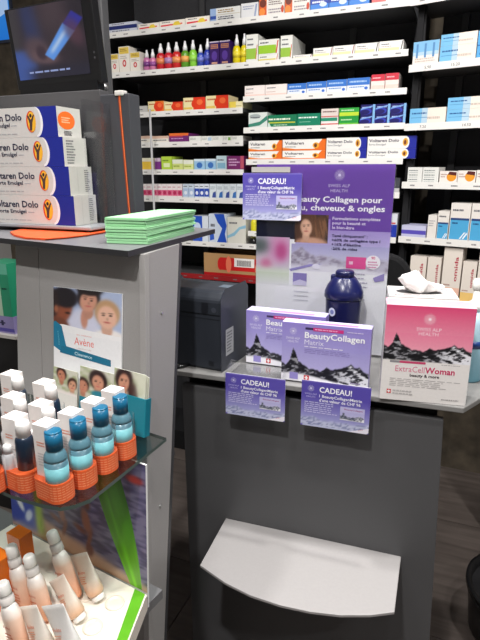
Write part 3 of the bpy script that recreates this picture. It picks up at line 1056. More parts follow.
carton(R1, 411, 437, 41.2, 'pale blue to white carton with three blue figures, upper right shelf',
       [('r', 0, .55, 1, 1, C(130, 185, 225)), ('r', 0, .4, 1, .55, C(180, 208, 228)), ('r', .12, .3, .2, .9, C(90, 140, 190)), ('r', .44, .3, .52, .9, C(90, 140, 190)), ('r', .76, .3, .84, .9, C(90, 140, 190)),
        ('l', .1, .1, .9, .3, 2, C(200, 180, 170))], C(232, 226, 220), 0.09, 'pale blue cartons in the right bay')
lo_ = blue_carton(R1, 438, 474.6, 45, 'lower of two stacked blue and cream cartons on the upper right shelf')
blue_carton(R1, 438, 474.6, 33.2, 'upper of two stacked blue and cream cartons on the upper right shelf', zbase=lo_['ztop'] + .0004)
carton(R1, 475, 508, 29, 'deep sky blue carton cut by the right frame edge, upper right shelf',
       [('r', 0, .45, 1, .5, C(50, 110, 170)), ('l', .1, .6, .8, .9, 2, C(40, 90, 150)), ('l', .1, .1, .8, .4, 2, C(40, 90, 150))], C(90, 165, 220), 0.09, 'pale blue cartons in the right bay')
blue_carton(R2, 408, 444.4, 108, 'single blue and cream carton at the left of the second right shelf')
lo_ = blue_carton(R2, 445, 492, 108.5, 'lower of two stacked blue and cream cartons on the second right shelf')
blue_carton(R2, 445, 492, 96.6, 'upper of two stacked blue and cream cartons on the second right shelf', zbase=lo_['ztop'] + .0004)
g = 'cartons on the third right shelf'
for i, (a, b) in enumerate([(406, 420.8), (421, 437.2)]):
    sp = []
    for r in range(3):
        sp += [('l', .08, .72 - .3 * r, .92, .84 - .3 * r, 1, C(110, 120, 120)), ('l', .1, .60 - .3 * r, .9, .68 - .3 * r, 1, C(160, 165, 165))]
    carton(R3, a, b, 167.2, 'small white carton with grey print, %s of a pair on third right shelf' % ['left', 'right'][i], sp, C(226, 226, 222), 0.08, g)
for i, (a, b) in enumerate([(438, 456), (456.2, 474.5), (474.8, 494)]):
    carton(R3, a, b, 171 - .5 * i, 'low white carton with orange picture, %s of three on third right shelf' % ORD[i],
           [('e', .68, .5, .28, .4, C(226, 150, 50)), ('p', [(.45, .7), (.95, .6), (.95, .9), (.55, .95)], C(90, 40, 40)), ('l', .06, .4, .42, .8, 2, C(180, 150, 140))], C(234, 226, 220), 0.08, g)
g = 'cartons on the fourth right shelf'
carton(R4, 400, 424.6, 225.5, 'flat violet blue pack at the left end of the fourth right shelf',
       [('r', 0, .25, 1, .6, C(90, 80, 180)), ('r', 0, .6, 1, 1, C(200, 200, 226))], C(190, 190, 220), 0.09, g)
for i, (a, b, t, lab) in enumerate([(425.5, 434.6, 215, 'narrow grey white carton left of the blue-bottomed cartons'), (435, 446.4, 211, 'small white carton with blue lower half'),
                                    (447, 467, 203, 'large white carton with blue lower half, left of a pair'), (467.4, 489, 203.6, 'large white carton with blue lower half, right of a pair')]):
    sp = [('l', .1, .5, .8, .8, 3, C(170, 168, 170))] if i == 0 else [('r', 0.03, .02, .97, .58, C(80, 165, 212)), ('r', .03, .54, .97, .6, C(50, 70, 120)), ('l', .1, .76, .8, .86, 1, TXT), ('l', .12, .42, .5, .5, 1, C(30, 60, 110)),
          ('p', [(.55, .04), (.62, .04), (.85, .22), (.78, .22)], C(235, 240, 245)), ('p', [(.70, .04), (.77, .04), (.95, .18), (.9, .22)], C(235, 240, 245))]
    carton(R4, a, b, t, lab, sp, C(228, 222, 216), 0.09, g)
om = [(406.5, 422.5, 256), (423.5, 437, 257), (438.5, 457, 247.5), (458, 472, 261.5), (473, 492, 251)]
for i, (a, b, t) in enumerate(om):
    carton(R5, a, b, t, 'white carton with upright dark red lettering, %s from left above the pink box' % ORD[i],
           [('v', 'omida', .80, .38, .19, C(172, 36, 62), .46), ('r', 0, .0, 1, .26, C(236, 190, 170) if i < 3 else C(236, 196, 120)), ('l', .1, .28, .6, .33, 1, C(170, 130, 120))],
           C(228, 218, 208), 0.06, 'white and red cartons on the low right shelf')

# slim pale post before the left bay
p = Ppl(152, 160, wall_off(-0.05))
t = thing('cable_post', 'slim pale vertical post in front of the left shelves', 'post', (p.x, p.y, 0), TW)
mb = MB()
mb.lathe([(0.0045, 0.012), (0.0045, Ppl(148, 109, wall_off(-0.05)).z)], 12, C(176, 176, 178))
mb.build('post_rod', 'satin', t)
mb = MB()
mb.lathe([(0.05, 0.0), (0.05, 0.008), (0.02, 0.012)], 20, C(90, 90, 92))
mb.build('post_foot', 'satin', t)

# slim yellow bottle with black base beside the poster
p = L5.on(251.5) + wy * 0.03
t = thing('slim_bottle', 'slim yellow bottle with black base and clear cap left of the purple poster', 'bottle', (p.x, p.y, L5.z), TW)
zz = lambda v: H + p.y * ray(240, v).z / ray(240, v).y - L5.z
mb = MB()
mb.lathe([(.015, 0), (.0155, .004), (.0155, zz(238))], 16, C(28, 28, 30))
mb.build('bottle_base', 'plastic', t)
mb = MB()
mb.lathe([(.0148, zz(238)), (.0148, zz(236)), (.0145, zz(222)), (.008, zz(219))], 16, C(206, 196, 30), cols=[C(240, 240, 180), C(206, 196, 30), C(206, 196, 30), C(206, 196, 30)])
mb.build('bottle_body', 'plastic', t)
mb = MB()
mb.lathe([(.007, zz(219)), (.007, zz(215)), (.003, zz(211))], 12, C(190, 196, 196))
mb.build('bottle_cap', 'plastic', t)

# =================================================================== general helpers for sloped panels
def rebase(mb, base):
    b = Vector(base)
    mb.v = [tuple(Vector(q) - b) for q in mb.v]

def wbuild(mb, name, mats, parent=None, base=(0, 0, 0), bevel=0.0):
    """vertices given in world space; object origin at base (or inside an unrotated parent at base)"""
    rebase(mb, base)
    return mb.build(name, mats, parent, None if parent is not None else base, bevel=bevel)

def slab(pts, n, t, col):
    """MB with a world-space quad/polygon pts (front face, normal n) of thickness t going backwards"""
    mb = MB()
    k = len(pts)
    n = Vector(n)
    nn = (pts[1] - pts[0]).cross(pts[2] - pts[0])
    if nn.dot(n) < 0:
        pts = pts[::-1]
    P = [tuple(q) for q in pts] + [tuple(q - n * t) for q in pts]
    fs = [tuple(range(k)), tuple(range(2 * k - 1, k - 1, -1))] + [(i, k + i, k + (i + 1) % k, (i + 1) % k) for i in range(k)]
    mb.add(P, fs, col)
    return mb

def zat(p, v):
    r = ray(240, v)
    return H + p.y * r.z / r.y

def at_z(a, b, z):
    """point on the line a-b at height z"""
    return a + (b - a) * ((z - a.z) / (b.z - a.z))

# =================================================================== left display counter
ZL = H - 0.147 / 0.9976 * 0.86
A_, B_ = Pz(0, 238, ZL), Pz(128, 251, ZL)
TL = math.atan2((B_ - A_).y, (B_ - A_).x)
lx, ly = EX(TL), EY(TL)
lout = -ly
C_ = Pz(215, 229, ZL)
BASE_L = Vector((B_.x - lx.x * .2, B_.y - lx.y * .2, 0))
ctr = thing('display_counter', 'tall grey display counter panel with dark worktop and glass shelf at left', 'counter', BASE_L, 0)
A2 = A_ - lx * 0.35
poly = [A2, B_, C_, C_ - lx * 0.35 + ly * 0.02, A2 + ly * 0.42]
mb = MB()
mb.prism([(q.x, q.y) for q in poly], ZL - 0.010, ZL, C(44, 44, 47), top=C(108, 108, 112))
wbuild(mb, 'worktop', 'laminate', ctr, BASE_L)

LEAN = R(8)
PN = lout * math.cos(LEAN) + UP * math.sin(LEAN)
PP = (B_ + ly * 0.040, PN)

def PPo(d):
    return (PP[0] + PN * d, PN)

def edge(p, q, ztop, zbot=0.0, pl=PP):
    a, b = Ppl(p[0], p[1], pl), Ppl(q[0], q[1], pl)
    return at_z(a, b, ztop), at_z(a, b, zbot)

E = [edge((15.5, 250), (18.5, 400), ZL - .0102), edge((38, 250), (43, 400), ZL - .0102),
     edge((144.5, 252), (146, 390), ZL - .0102), edge((177.5, 252), (163, 636), ZL - .0102)]
GREY = C(148, 146, 145)
for i in range(2):
    (t0, b0), (t1, b1) = E[i], E[i + 1]
    g0 = lx * (0.0008 if i else 0)
    g1 = lx * (0.0008 if i < 1 else 0)
    mb = slab([b0 + g0, b1 - g1, t1 - g1, t0 + g0], PN, 0.012, GREY)
    wbuild(mb, 'front_panel', 'laminate', ctr, BASE_L, bevel=0.0008)
# side face running back below the worktop's right edge
K1, K1b = E[2]
K2 = Pz(179.5, 243.5, ZL - .0102)
SIDE_N = ((K1b - K1).cross(K2 - K1)).normalized()
if SIDE_N.x < 0:
    SIDE_N = -SIDE_N
SIDE = (K1 + SIDE_N * .0008, SIDE_N)
s0, s1 = Ppl(179.5, 243.5, SIDE), Ppl(164.5, 636, SIDE)
s_t, s_b = at_z(s0, s1, ZL - .0102), at_z(s0, s1, 0.0)
k1 = K1 + SIDE_N * .0008
k1b = K1b + SIDE_N * .0008
mb = slab([k1b, s_b, s_t, k1], SIDE_N, 0.012, GREY)
wbuild(mb, 'side_panel', 'laminate', ctr, BASE_L, bevel=0.0008)
back_dir = (s_t - k1).normalized()
mb = slab([s_b + back_dir * .0004, s_b + back_dir * .012, s_t + back_dir * .012, s_t + back_dir * .0004], SIDE_N, 0.014, C(58, 58, 60))
wbuild(mb, 'edge_strip', 'laminate', ctr, BASE_L)
# inner post carrying the worktop
mb = MB()
q = B_ + ly * .12 - lx * .16
mb.prism([(q.x + lx.x * a_ + ly.x * b_, q.y + lx.y * a_ + ly.y * b_) for a_, b_ in ((0, 0), (.05, 0), (.05, .05), (0, .05))], 0.0, ZL - .0102, C(40, 40, 42))
wbuild(mb, 'support', 'laminate', ctr, BASE_L)

# screw caps
for (u, v) in ((161.5, 313), (160, 506)):
    q = Ppl(u, v, SIDE)
    mb = MB()
    zx = SIDE_N
    xx_ = back_dir
    yy_ = SIDE_N.cross(back_dir)
    mb.frame(q, xx_, yy_, zx)
    mb.lathe([(.003, 0), (.003, .0012), (.0018, .0022)], 12, C(210, 210, 210))
    wbuild(mb, 'screw_cap', 'metal', ctr, BASE_L)

# glass shelf
ZS = Ppl(168, 438, PP).z
gp = [(168, 438.5), (120, 475.5), (90, 499), (74, 505), (60, 507.5), (41, 504), (11, 495), (-30, 477), (-80, 456)]
gpts = [Pz(u, v, ZS) for u, v in gp]
def on_PP_z(z, s):
    """point on the counter front at height z, s metres left of its right edge"""
    r = at_z(E[3][0], E[3][1], z)
    return r - lx * s
back_r = on_PP_z(ZS, 0.008)
gpts[0] = back_r + lout * 0.001
back_l = back_r - lx * 0.62 + lout * .001
gpts.append(back_l)
mb = MB()
mb.prism([(q.x, q.y) for q in gpts], ZS - 0.006, ZS, C(70, 84, 80))
for k in range(2, len(mb.f)):
    mb.m[k] = 1
wbuild(mb, 'glass_shelf', ['smoked_glass', 'plastic'], ctr, BASE_L)
for (u, v) in ((60, 503), (74, 501)):
    q = Pz(u, v, ZS)
    mb = MB()
    mb.frame((q.x, q.y, ZS - .0105))
    mb.lathe([(.0022, 0), (.0026, .004)], 10, C(220, 220, 220))
    wbuild(mb, 'shelf_stud', 'metal', ctr, BASE_L)

# --- big brochure card behind the leaflets
def quad_on(pl, tl, tr, bl):
    a, b, c = Ppl(*tl, pl), Ppl(*tr, pl), Ppl(*bl, pl)
    X = (b - a)
    W = X.length
    X.normalize()
    n = pl[1]
    Y = n.cross(X)
    Hh = (a - c).dot(Y)
    O = a - Y * Hh
    return O, X, Y, n, W, Hh

PC = PPo(0.0045)
a, b = Ppl(53.5, 286.5, PC), Ppl(122, 294, PC)
X = (b - a).normalized()
Y = PN.cross(X).normalized()
Wc = (b - a).length
zbot = ZS + 0.001
Hc = (a.z - zbot) / Y.z
O = a - Y * Hc
t = thing('brochure_card', 'upright brochure card with three smiling people and teal bar on glass shelf', 'brochure', (O.x, O.y, zbot), 0)
mb = slab([O, O + X * Wc, O + X * Wc + Y * Hc, O + Y * Hc], PN, 0.003, C(235, 236, 238))
wbuild(mb, 'card_board', 'paper', t, (O.x, O.y, zbot))
mb = MB()
mb.frame(O + PN * .0002, X, Y, PN)
def cv(v):
    return (Ppl(87, v, PC) - O).dot(Y) / Hc

def three(U, V):
    A = .74          # width to height of the picture
    x = U / A
    img = solid(U, (150, 168, 205))
    img = over(img, sm(U - .45, .1) * .4, (196, 204, 224))
    img = over(img, ellm(x, V, .62, .02, .34, .56, .06), (206, 208, 228))
    img = over(img, ellm(x, V, .64, .34, .07, .22, .1), (196, 140, 120))
    img = over(img, ellm(x, V, 1.14, -.06, .34, .24, .06), (236, 232, 230))
    img = face(img, x, V, .72, .76, .29, (206, 150, 128), (36, 30, 32), -.2)
    img = over(img, ellm(x, V, .74, 1.02, .26, .14, .08), (36, 30, 32))
    img = face(img, x, V, 1.08, .46, .31, (226, 180, 158), (186, 148, 110), .05)
    # left person in profile looking down to the right
    img = over(img, ellm(x, V, .12, .50, .26, .42, .06, -.3), (140, 76, 54))
    img = over(img, ellm(x, V, .24, .78, .27, .24, .06, -.2), (30, 26, 32))
    img = over(img, ellm(x, V, -.02, .62, .14, .34, .08), (40, 30, 32))
    img = over(img, ellm(x, V, .10, .10, .22, .20, .08), (110, 62, 46))
    img = over(img, ellm(x, V, .30, .42, .05, .025, .2), (50, 28, 24))
    img = over(img, ellm(x, V, .06, .48, .05, .09, .2), (160, 96, 70))
    return img
v0 = cv(334)
mb.paint(0, Hc * v0, Wc, Hc, 68, 50, three)
mb.rect(0, 0, Wc, Hc * v0, C(232, 233, 236))
fx, fy = Wc, Hc
mb.poly([(0, cv(336) * fy), (Wc, cv(336) * fy), (Wc, cv(332) * fy), (Wc * .55, cv(330.5) * fy), (Wc * .15, cv(328) * fy), (0, cv(329) * fy)], C(236, 236, 238))
mb.text('EAU THERMALE', .47 * fx, cv(337) * fy, .010 * fy, C(222, 130, 120), align='c', width=.22 * fx)
mb.text('Avène', .47 * fx, cv(346.5) * fy, (cv(339) - cv(346.5)) * fy, C(226, 96, 84), align='c', width=.29 * fx)
mb.text('LABORATOIRE', .47 * fx, cv(350.5) * fy, .010 * fy, C(200, 170, 165), align='c', width=.22 * fx)
TEAL = C(28, 118, 152)
mb.poly([(.0, cv(327) * fy), (.03 * fx, cv(325.5) * fy), (.13 * fx, cv(330) * fy), (.20 * fx, cv(350) * fy), (.14 * fx, cv(357) * fy), (.0, cv(352) * fy)], TEAL)
mb.poly([(.12 * fx, cv(351) * fy), (.20 * fx, cv(350) * fy), (.86 * fx, cv(355.5) * fy), (.86 * fx, cv(362) * fy), (.10 * fx, cv(357.5) * fy)], C(24, 108, 140))
mb.text('Cleanance', .33 * fx, cv(357) * fy, .026 * fy, C(210, 235, 240), width=.26 * fx, rot=-.05)
mb.text('Cleanance', .10 * fx, cv(350) * fy, .022 * fx, C(120, 190, 210), width=.12 * fy, rot=math.pi / 2 + .15)
wbuild(mb, 'card_print', 'gloss_card', t, (O.x, O.y, zbot))

# --- leaflet holder and leaflets
def leaflet_pic(kind):
    def fn(U, V):
        img = solid(U, (206, 206, 190))
        img = over(img, sm(vnoise(U * 7 + kind, V * 9) - .55, .08), (170, 180, 140))
        if kind == 0:
            img = face(img, U, V, .34, .72, .27, (196, 132, 104), (48, 28, 26), .2)
            img = face(img, U, V, .80, .42, .26, (214, 160, 130), (60, 38, 30), -.2)
            img = over(img, sm(.12 - V, .02), (236, 230, 226))
        elif kind == 1:
            img = face(img, U, V, .55, .60, .30, (206, 150, 124), (44, 28, 28), .1, 1.15)
            img = face(img, U, V, .10, .35, .25, (196, 136, 110), (60, 40, 34), .1)
            img = over(img, ellm(U, V, .6, .20, .24, .12, .1), (40, 130, 150))
        else:
            img = face(img, U, V, .32, .66, .30, (204, 148, 122), (46, 28, 28), -.1, 1.2)
            img = over(img, ellm(U, V, .62, .35, .16, .35, .1), (60, 36, 34))
            img = over(img, sm(U - .72, .06) * sm(V - .3, .1), (214, 216, 196))
        return img
    return fn

PLf = PPo(0.018)
HBASE = on_PP_z(ZS, 0) + PN * .018
hold = thing('leaflet_holder', 'low teal leaflet holder standing on the glass shelf against the grey panel', 'leaflet holder', (HBASE.x, HBASE.y, ZS + .0005), 0)
hb = (HBASE.x, HBASE.y, ZS + .0005)
xs = [(53, 76.5), (79, 112), (112.5, 145.5)]

def px_x(u, v, pl):
    return Ppl(u, v, pl)

def onz(pl, u, z, v0=400):
    v = v0
    for _ in range(8):
        q = Ppl(u, v, pl)
        v += (q.z - z) * 450
    return Ppl(u, v, pl)

zt_h = Ppl(142, 399, PPo(.0225)).z
for d, th, zt_, nm in ((.0225, .002, zt_h, 'holder_front'), (.0075, .0015, zt_h + .01, 'holder_back')):
    pl = PPo(d)
    a0, a1 = onz(pl, 109, ZS + .001, 430), onz(pl, 144, ZS + .001, 430)
    yv = PN.cross(lx)
    k = (zt_ - ZS - .001) / yv.z
    mb = slab([a0, a1, a1 + yv * k, a0 + yv * k], PN, th, C(24, 128, 146))
    wbuild(mb, nm, 'plastic', hold, hb)
pl = PPo(.0225)
for u in (144,):
    a1 = onz(pl, u, ZS + .001, 430)
    yv = PN.cross(lx)
    k = (zt_h - ZS - .001) / yv.z
    mb = slab([a1 - PN * .0018, a1 - PN * .0145, a1 - PN * .0145 + yv * k, a1 - PN * .0018 + yv * k], lx, .002, C(20, 108, 126))
    wbuild(mb, 'holder_side', 'plastic', hold, hb)

for i, (u0, u1) in enumerate(xs):
    for j in range(3 if i == 2 else 2):
        pl = PPo(.0195 - .0035 * j)
        sh = 1.6 * j if i == 2 else 0.6 * j
        a0, a1 = onz(pl, u0 + sh, ZS + .0022, 420), onz(pl, u1 + sh - (0 if i < 2 else 2.2), ZS + .0022, 420)
        yv = PN.cross(lx)
        zt_ = Ppl((u0 + u1) / 2, [369, 369.5, 371][i] + (j * .8), pl).z
        k = (zt_ - ZS - .0022) / yv.z
        W = (a1 - a0).length
        base = (a0.x, a0.y, ZS + .0022)
        mb = slab([a0, a1, a1 + yv * k, a0 + yv * k], PN, .0012, C(226, 226, 214))
        if True:
            mb.frame(a0 + PN * .0001, (a1 - a0).normalized(), yv, PN)
            mb.paint(0, k * .40, W, k, 26, 26, leaflet_pic(i))
            mb.rect(0, 0, W, k * .40, C(226, 226, 220) if i != 1 else C(40, 130, 150))
        o = wbuild(mb, 'leaflet', 'gloss_card', None, base)
        tag(o, '%s leaflet with portrait print in the %s pocket of the teal holder' % (['front', 'second', 'rear'][j] if i == 2 else ['front', 'rear'][j], ['left', 'middle', 'right'][i]), 'leaflet', 'leaflets in the teal holder')

# --- gift sets on the glass shelf
def rrect(w, d, r, n=5):
    pts = []
    for cx, cy, a0 in ((w / 2 - r, d / 2 - r, 0), (-w / 2 + r, d / 2 - r, 90), (-w / 2 + r, -d / 2 + r, 180), (w / 2 - r, -d / 2 + r, 270)):
        for k in range(n):
            a = R(a0 + 90 * k / (n - 1))
            pts.append((cx + r * math.cos(a), cy + r * math.sin(a)))
    return pts

ORANGE = C(226, 98, 52)

def gift_set(px_c, label, kind, xy=None):
    c = Pz(px_c[0], px_c[1], ZS) if xy is None else xy
    t = thing('gift_set', label, 'gift set', (c.x, c.y, ZS + .0004), TL, 'skincare gift sets on the glass shelf')
    W, D = .055, .038
    if kind == 'navy':
        W, D = .054, .039
    hw = .030
    base = rrect(W, D, .015)
    mb = MB()
    mb.prism(base, 0, hw, ORANGE)
    n = len(base)
    for k in range(n):      # lettering rows round the wrap
        x0, y0 = base[k]
        x1, y1 = base[(k + 1) % n]
        d = Vector((x1 - x0, y1 - y0, 0))
        L = d.length
        if L < .002:
            continue
        X_ = d.normalized()
        mb.frame((x0, y0, 0), X_, (0, 0, 1), Vector((X_.y, -X_.x, 0)))
        mb.lines(0, hw * .12, L, hw * .9, 6, C(240, 160, 120), k + int(px_c[0]), .35)
    mb.build('orange_wrap', 'gloss_card', t)
    # carton
    cw, cd, ch = .0265, .025, .108 if kind != 'navy' else .106
    mb = MB()
    mb.frame((-W / 2 + .004 + cw / 2, .004, 0), EX(R(6)), EY(R(6)))
    mb.box(-cw / 2, cw / 2, -cd / 2, cd / 2, .004, ch, C(238, 233, 230))
    O2 = mb.O.copy()
    mb.frame(O2 + EX(R(6)) * (-cw / 2) + EY(R(6)) * (-cd / 2 - .0002), EX(R(6)), (0, 0, 1), -EY(R(6)))
    mb.lines(cw * .2, ch * .70, cw * .8, ch * .78, 2, C(226, 150, 130), int(px_c[0]))
    mb.lines(cw * .2, ch * .42, cw * .8, ch * .62, 5, C(206, 200, 200), int(px_c[1]))
    mb.frame(O2 + EX(R(6)) * (-cw / 2) + EY(R(6)) * (-cd / 2) + UP * (ch + .0002), EX(R(6)), EY(R(6)), UP)
    mb.lines(cw * .25, cd * .4, cw * .75, cd * .7, 2, C(232, 180, 165), 3)
    mb.build('inner_carton', 'gloss_card', t)
    bx = W / 2 - .0180
    if kind == 'blue':
        mb = MB()
        r = .0160
        cy_ = -.0015
        mb.lathe([(r, .004), (r, .0605)], 24, C(84, 124, 138), bx, cy_)
        mb.lathe([(r, .0605), (r * .985, .064), (r * .93, .0675), (r * .84, .071), (r * .74, .0735), (r * .66, .075), (r * .66, .078)], 24, C(84, 124, 138), bx, cy_)
        b = mb.build('bottle', 'plastic', t)
        mb = MB()
        mb.lathe([(r * 1.02, .022), (r * 1.02, .052)], 24, C(132, 200, 208), bx, cy_)
        mb.build('bottle_label', 'plastic', b)
        mb = MB()
        mb.lathe([(r * .73, .0765), (r * .73, .1015)], 24, C(20, 92, 126), bx, cy_)
        mb.lathe([(r * .73, .1015), (r * .70, .103), (r * .6, .1036)], 24, C(20, 96, 130), bx, cy_)
        mb.build('bottle_cap', 'plastic', b)
        hcov = .070
    else:
        r = .0128
        mb = MB()
        mb.lathe([(r, .004), (r, .070), (r * .94, .076), (r * .8, .080)], 20, C(26, 42, 62), bx - .001, .002)
        b = mb.build('bottle', 'plastic', t)
        mb = MB()
        mb.lathe([(r * .80, .080), (r * .80, .098), (r * .72, .101), (r * .5, .1015)], 20, C(236, 234, 232), bx - .001, .002)
        mb.build('bottle_cap', 'plastic', b)
        mb = MB()
        r2 = .0098
        mb.lathe([(r2, .004), (r2, .048), (r2 * .75, .052), (r2 * .6, .0535)], 18, C(214, 214, 216), -W / 2 + .0135, -.0102)
        b2 = mb.build('small_bottle', 'plastic', t)
        mb = MB()
        mb.lathe([(r2 * .74, .053), (r2 * .72, .064), (r2 * .5, .0655)], 18, C(240, 240, 240), -W / 2 + .0135, -.0102)
        mb.build('small_bottle_cap', 'plastic', b2)
        hcov = .070
    mb = MB()
    o2 = rrect(W - .001, D - .001, .0145)
    n = len(o2)
    mb.add([(x, y, hw) for x, y in o2] + [(x, y, hcov) for x, y in o2], [(i, (i + 1) % n, n + (i + 1) % n, n + i) for i in range(n)], C(255, 255, 255), True)
    mb.build('clear_sleeve', 'cover_film', t)
    return t

for i, (px_, lab) in enumerate([((56, 494.5), 'nearest at the front shelf corner'), ((79.5, 480.5), 'second from the front corner'),
                                ((101, 466.5), 'third from the front corner'), ((120, 453), 'nearest the teal leaflet holder')]):
    gift_set(px_, 'orange wrapped set, white carton and blue bottle, ' + lab, 'blue')
ZC = ZS + .1035
for i, (px_, lab) in enumerate([((23, 421), 'front one of the navy row'), ((49, 408), 'behind the front blue bottle set'), ((51.5, 386), 'rear one nearest the brochure card'),
                                ((20.5, 400), 'middle one near the left frame edge'), ((-15, 424), 'cut off by the left frame edge'), ((18, 377), 'rear one by the grey panel edge')]):
    c = Pz(px_[0], px_[1], ZC)
    c = c - lx * (.054 / 2 - .0190 + .003) - ly * .002
    gift_set((px_[0], px_[1]), 'orange wrapped set with white capped navy bottle, ' + lab, 'navy', c)

# =================================================================== lower beach display
q = Ppl(147.5, 593, PP)
DN = lout * math.cos(R(3)) + UP * math.sin(R(3))
PD = (q + lout * 0.045, DN)
q = Ppl(147.5, 593, PD)
ZT = q.z
BR = q
wpd = (Ppl(147.5, 593, PD) - onz(PD, 13, ZT, 530)).dot(lx)
hpd = (ZS - .012 - ZT) / DN.cross(lx).z
yv = DN.cross(lx)
O = BR - lx * wpd
disp = thing('sun_care_display', 'cardboard counter display with beach picture and white tray below the glass shelf', 'display', (O.x, O.y, ZT - .03), 0)
dbase = (O.x, O.y, ZT - .03)
O3 = O - yv * .03
mb = slab([O3, O3 + lx * wpd, O3 + lx * wpd + yv * (hpd + .03), O3 + yv * (hpd + .03)], DN, .004, C(226, 226, 226))
wbuild(mb, 'back_card', 'paper', disp, dbase)

def beach(U, V):
    # sea above, sand below, a surfer-like figure, a large green leaf at the right
    sea = solid(U, (92, 88, 128))
    n = vnoise(U * 14 + V * 30, V * 46 - U * 14)
    sea = over(sea, sm(n - .58, .06) * .55, (150, 144, 170))
    sea = over(sea, sm(.36 - n, .06) * .6, (56, 50, 84))
    sea = over(sea, sm(V - .86 + .1 * U, .03) * sm(.3 - U, .06), (52, 78, 168))
    img = sea
    line = .25 - .21 * U
    img = over(img, sm(line - V, .012), (206, 164, 130))
    img = over(img, sm(line - V, .012) * sm(V - line + .05, .02) * .5, (222, 200, 190))
    # left blue panel of print
    img = over(img, sm(.22 - U, .02) * sm(V - .04, .02), (52, 72, 170))
    img = over(img, sm(.08 - np.abs(U - .10), .01) * sm(.03 - np.abs(V - .36), .01), (120, 130, 200))
    img = over(img, ellm(U, V, .08, .24, .022, .07, .12, .4), (226, 230, 240))
    img = over(img, ellm(U, V, .15, .16, .025, .06, .12, -.3), (206, 216, 240))
    img = over(img, sm(.03 - np.abs(U - .25 + .05 * V), .008) * sm(V - .05, .02), (150, 178, 60))
    # people in the surf
    for cx, cy, s in ((.60, .36, 1.15), (.42, .33, .9)):
        img = over(img, ellm(U, V, cx, cy, .026 * s, .09 * s, .1, .15), (160, 104, 86))
        img = over(img, ellm(U, V, cx + .012, cy + .12 * s, .018 * s, .035 * s, .12), (110, 66, 58))
        img = over(img, ellm(U, V, cx + .02, cy - .13 * s, .014, .08 * s, .15, -.2), (140, 88, 72))
        img = over(img, ellm(U, V, cx - .045, cy - .08 * s, .05, .022, .2, -.5), (126, 76, 66))
    img = over(img, ellm(U, V, .62, .12, .025, .05, .12), (126, 76, 60))
    img = over(img, ellm(U, V, .93, .86, .05, .03, .15), (190, 60, 56))
    return img
mb = MB()
mb.frame(O + DN * .0003, lx, yv, DN)
mb.paint(0, 0, wpd, hpd, 90, 70, beach)

def leafp(U, V):
    img = np.array((40, 104, 20), float) + (np.array((120, 200, 40), float) - np.array((40, 104, 20), float)) * np.clip(1.05 - V * 1.2, 0, 1)[..., None]
    f = vnoise(U * 9 + V * 2, V * 1.5)
    return img * (0.85 + .3 * f[..., None])
# leaf drawn as a grid bent along its blade
z = mb._z()
nx_, ny_ = 12, 40
Ug, Vg = np.meshgrid(np.linspace(0, 1, nx_ + 1), np.linspace(0, 1, ny_ + 1))
rgb = np.clip(leafp(Ug, Vg), 0, 255) / 255.0
rgb = np.where(rgb <= 0.04045, rgb / 12.92, ((rgb + 0.055) / 1.055) ** 2.4)
lp, vc = [], []
for j in range(ny_ + 1):
    v = j / ny_
    cx_ = .93 - .22 * v
    wv = (.055 + .20 * math.sin(min(1, v * .95 + .05) * math.pi * .55) * (1 - .35 * v)) * (1 if v < .9 else max(0.15, (1 - v) / .1))
    for i in range(nx_ + 1):
        lp.append(((cx_ + (i / nx_ - .5) * wv) * wpd, v * hpd, z))
        vc.append(tuple(rgb[j, i]) + (1.0,))
lf = [(j * (nx_ + 1) + i, j * (nx_ + 1) + i + 1, (j + 1) * (nx_ + 1) + i + 1, (j + 1) * (nx_ + 1) + i) for j in range(ny_) for i in range(nx_)]
mb.add(lp, lf, None, False, vc)
wbuild(mb, 'beach_print', 'gloss_card', disp, dbase)

# tray
TD = .215
tr0 = BR - lx * wpd
mb = MB()
tdir = (Pz(129, 640, ZT) - BR)
kx_, ky_ = tdir.dot(lx), tdir.dot(ly)
sl = kx_ / -ky_            # sideways run of the right edge per metre towards the viewer
mb.frame((tr0.x, tr0.y, 0), lx, ly)
mb.prism([(0, -.004), (0, -TD), (wpd + sl * TD, -TD), (wpd + sl * .004, -.004)], ZT - .03, ZT, C(236, 228, 216))
wbuild(mb, 'tray', 'gloss_card', disp, dbase)
mb = MB()
mb.frame((tr0.x, tr0.y, ZT), lx, ly, UP)
mb.prism([(wpd - .024, -.005), (wpd - .001, -.005), (wpd - .001 + sl * TD, -TD + .001), (wpd - .012 + sl * TD, -TD + .001)], .0002, .0012, C(96, 170, 40))
wbuild(mb, 'green_border', 'gloss_card', disp, dbase)
for (u, v, r) in ((115, 604, .0155), (93, 628, .0155), (86, 596, .0145), (64, 634, .0155)):
    q = Pz(u, v, ZT)
    mb = MB()
    mb.frame((q.x, q.y, ZT + .0003))
    n = 24
    pts, fs = [], []
    for k, (rr_, zz_) in enumerate(((r, 0), (r, .003), (r * .84, .003), (r * .78, .0004))):
        for i in range(n):
            a = 2 * math.pi * i / n
            pts.append((rr_ * math.cos(a), rr_ * math.sin(a), zz_))
    for k in range(3):
        for i in range(n):
            j = (i + 1) % n
            fs.append((k * n + i, k * n + j, (k + 1) * n + j, (k + 1) * n + i))
    fs.append(tuple(3 * n + i for i in range(n)))
    mb.add(pts, fs, C(232, 222, 206), True)
    mb.sm[-1] = False
    wbuild(mb, 'tray_socket', 'gloss_card', disp, dbase)
# lower shelf board carrying the display
zb = ZT - .0305
r_ = on_PP_z(zb, .004)
mb = MB()
p0 = r_ + lout * .0015
p1 = p0 - lx * .62
mb.prism([(p0.x, p0.y), (p0.x + lout.x * .33, p0.y + lout.y * .33), (p1.x + lout.x * .33, p1.y + lout.y * .33), (p1.x, p1.y)], zb - .018, zb, C(110, 110, 112))
wbuild(mb, 'lower_shelf', 'laminate', ctr, BASE_L)

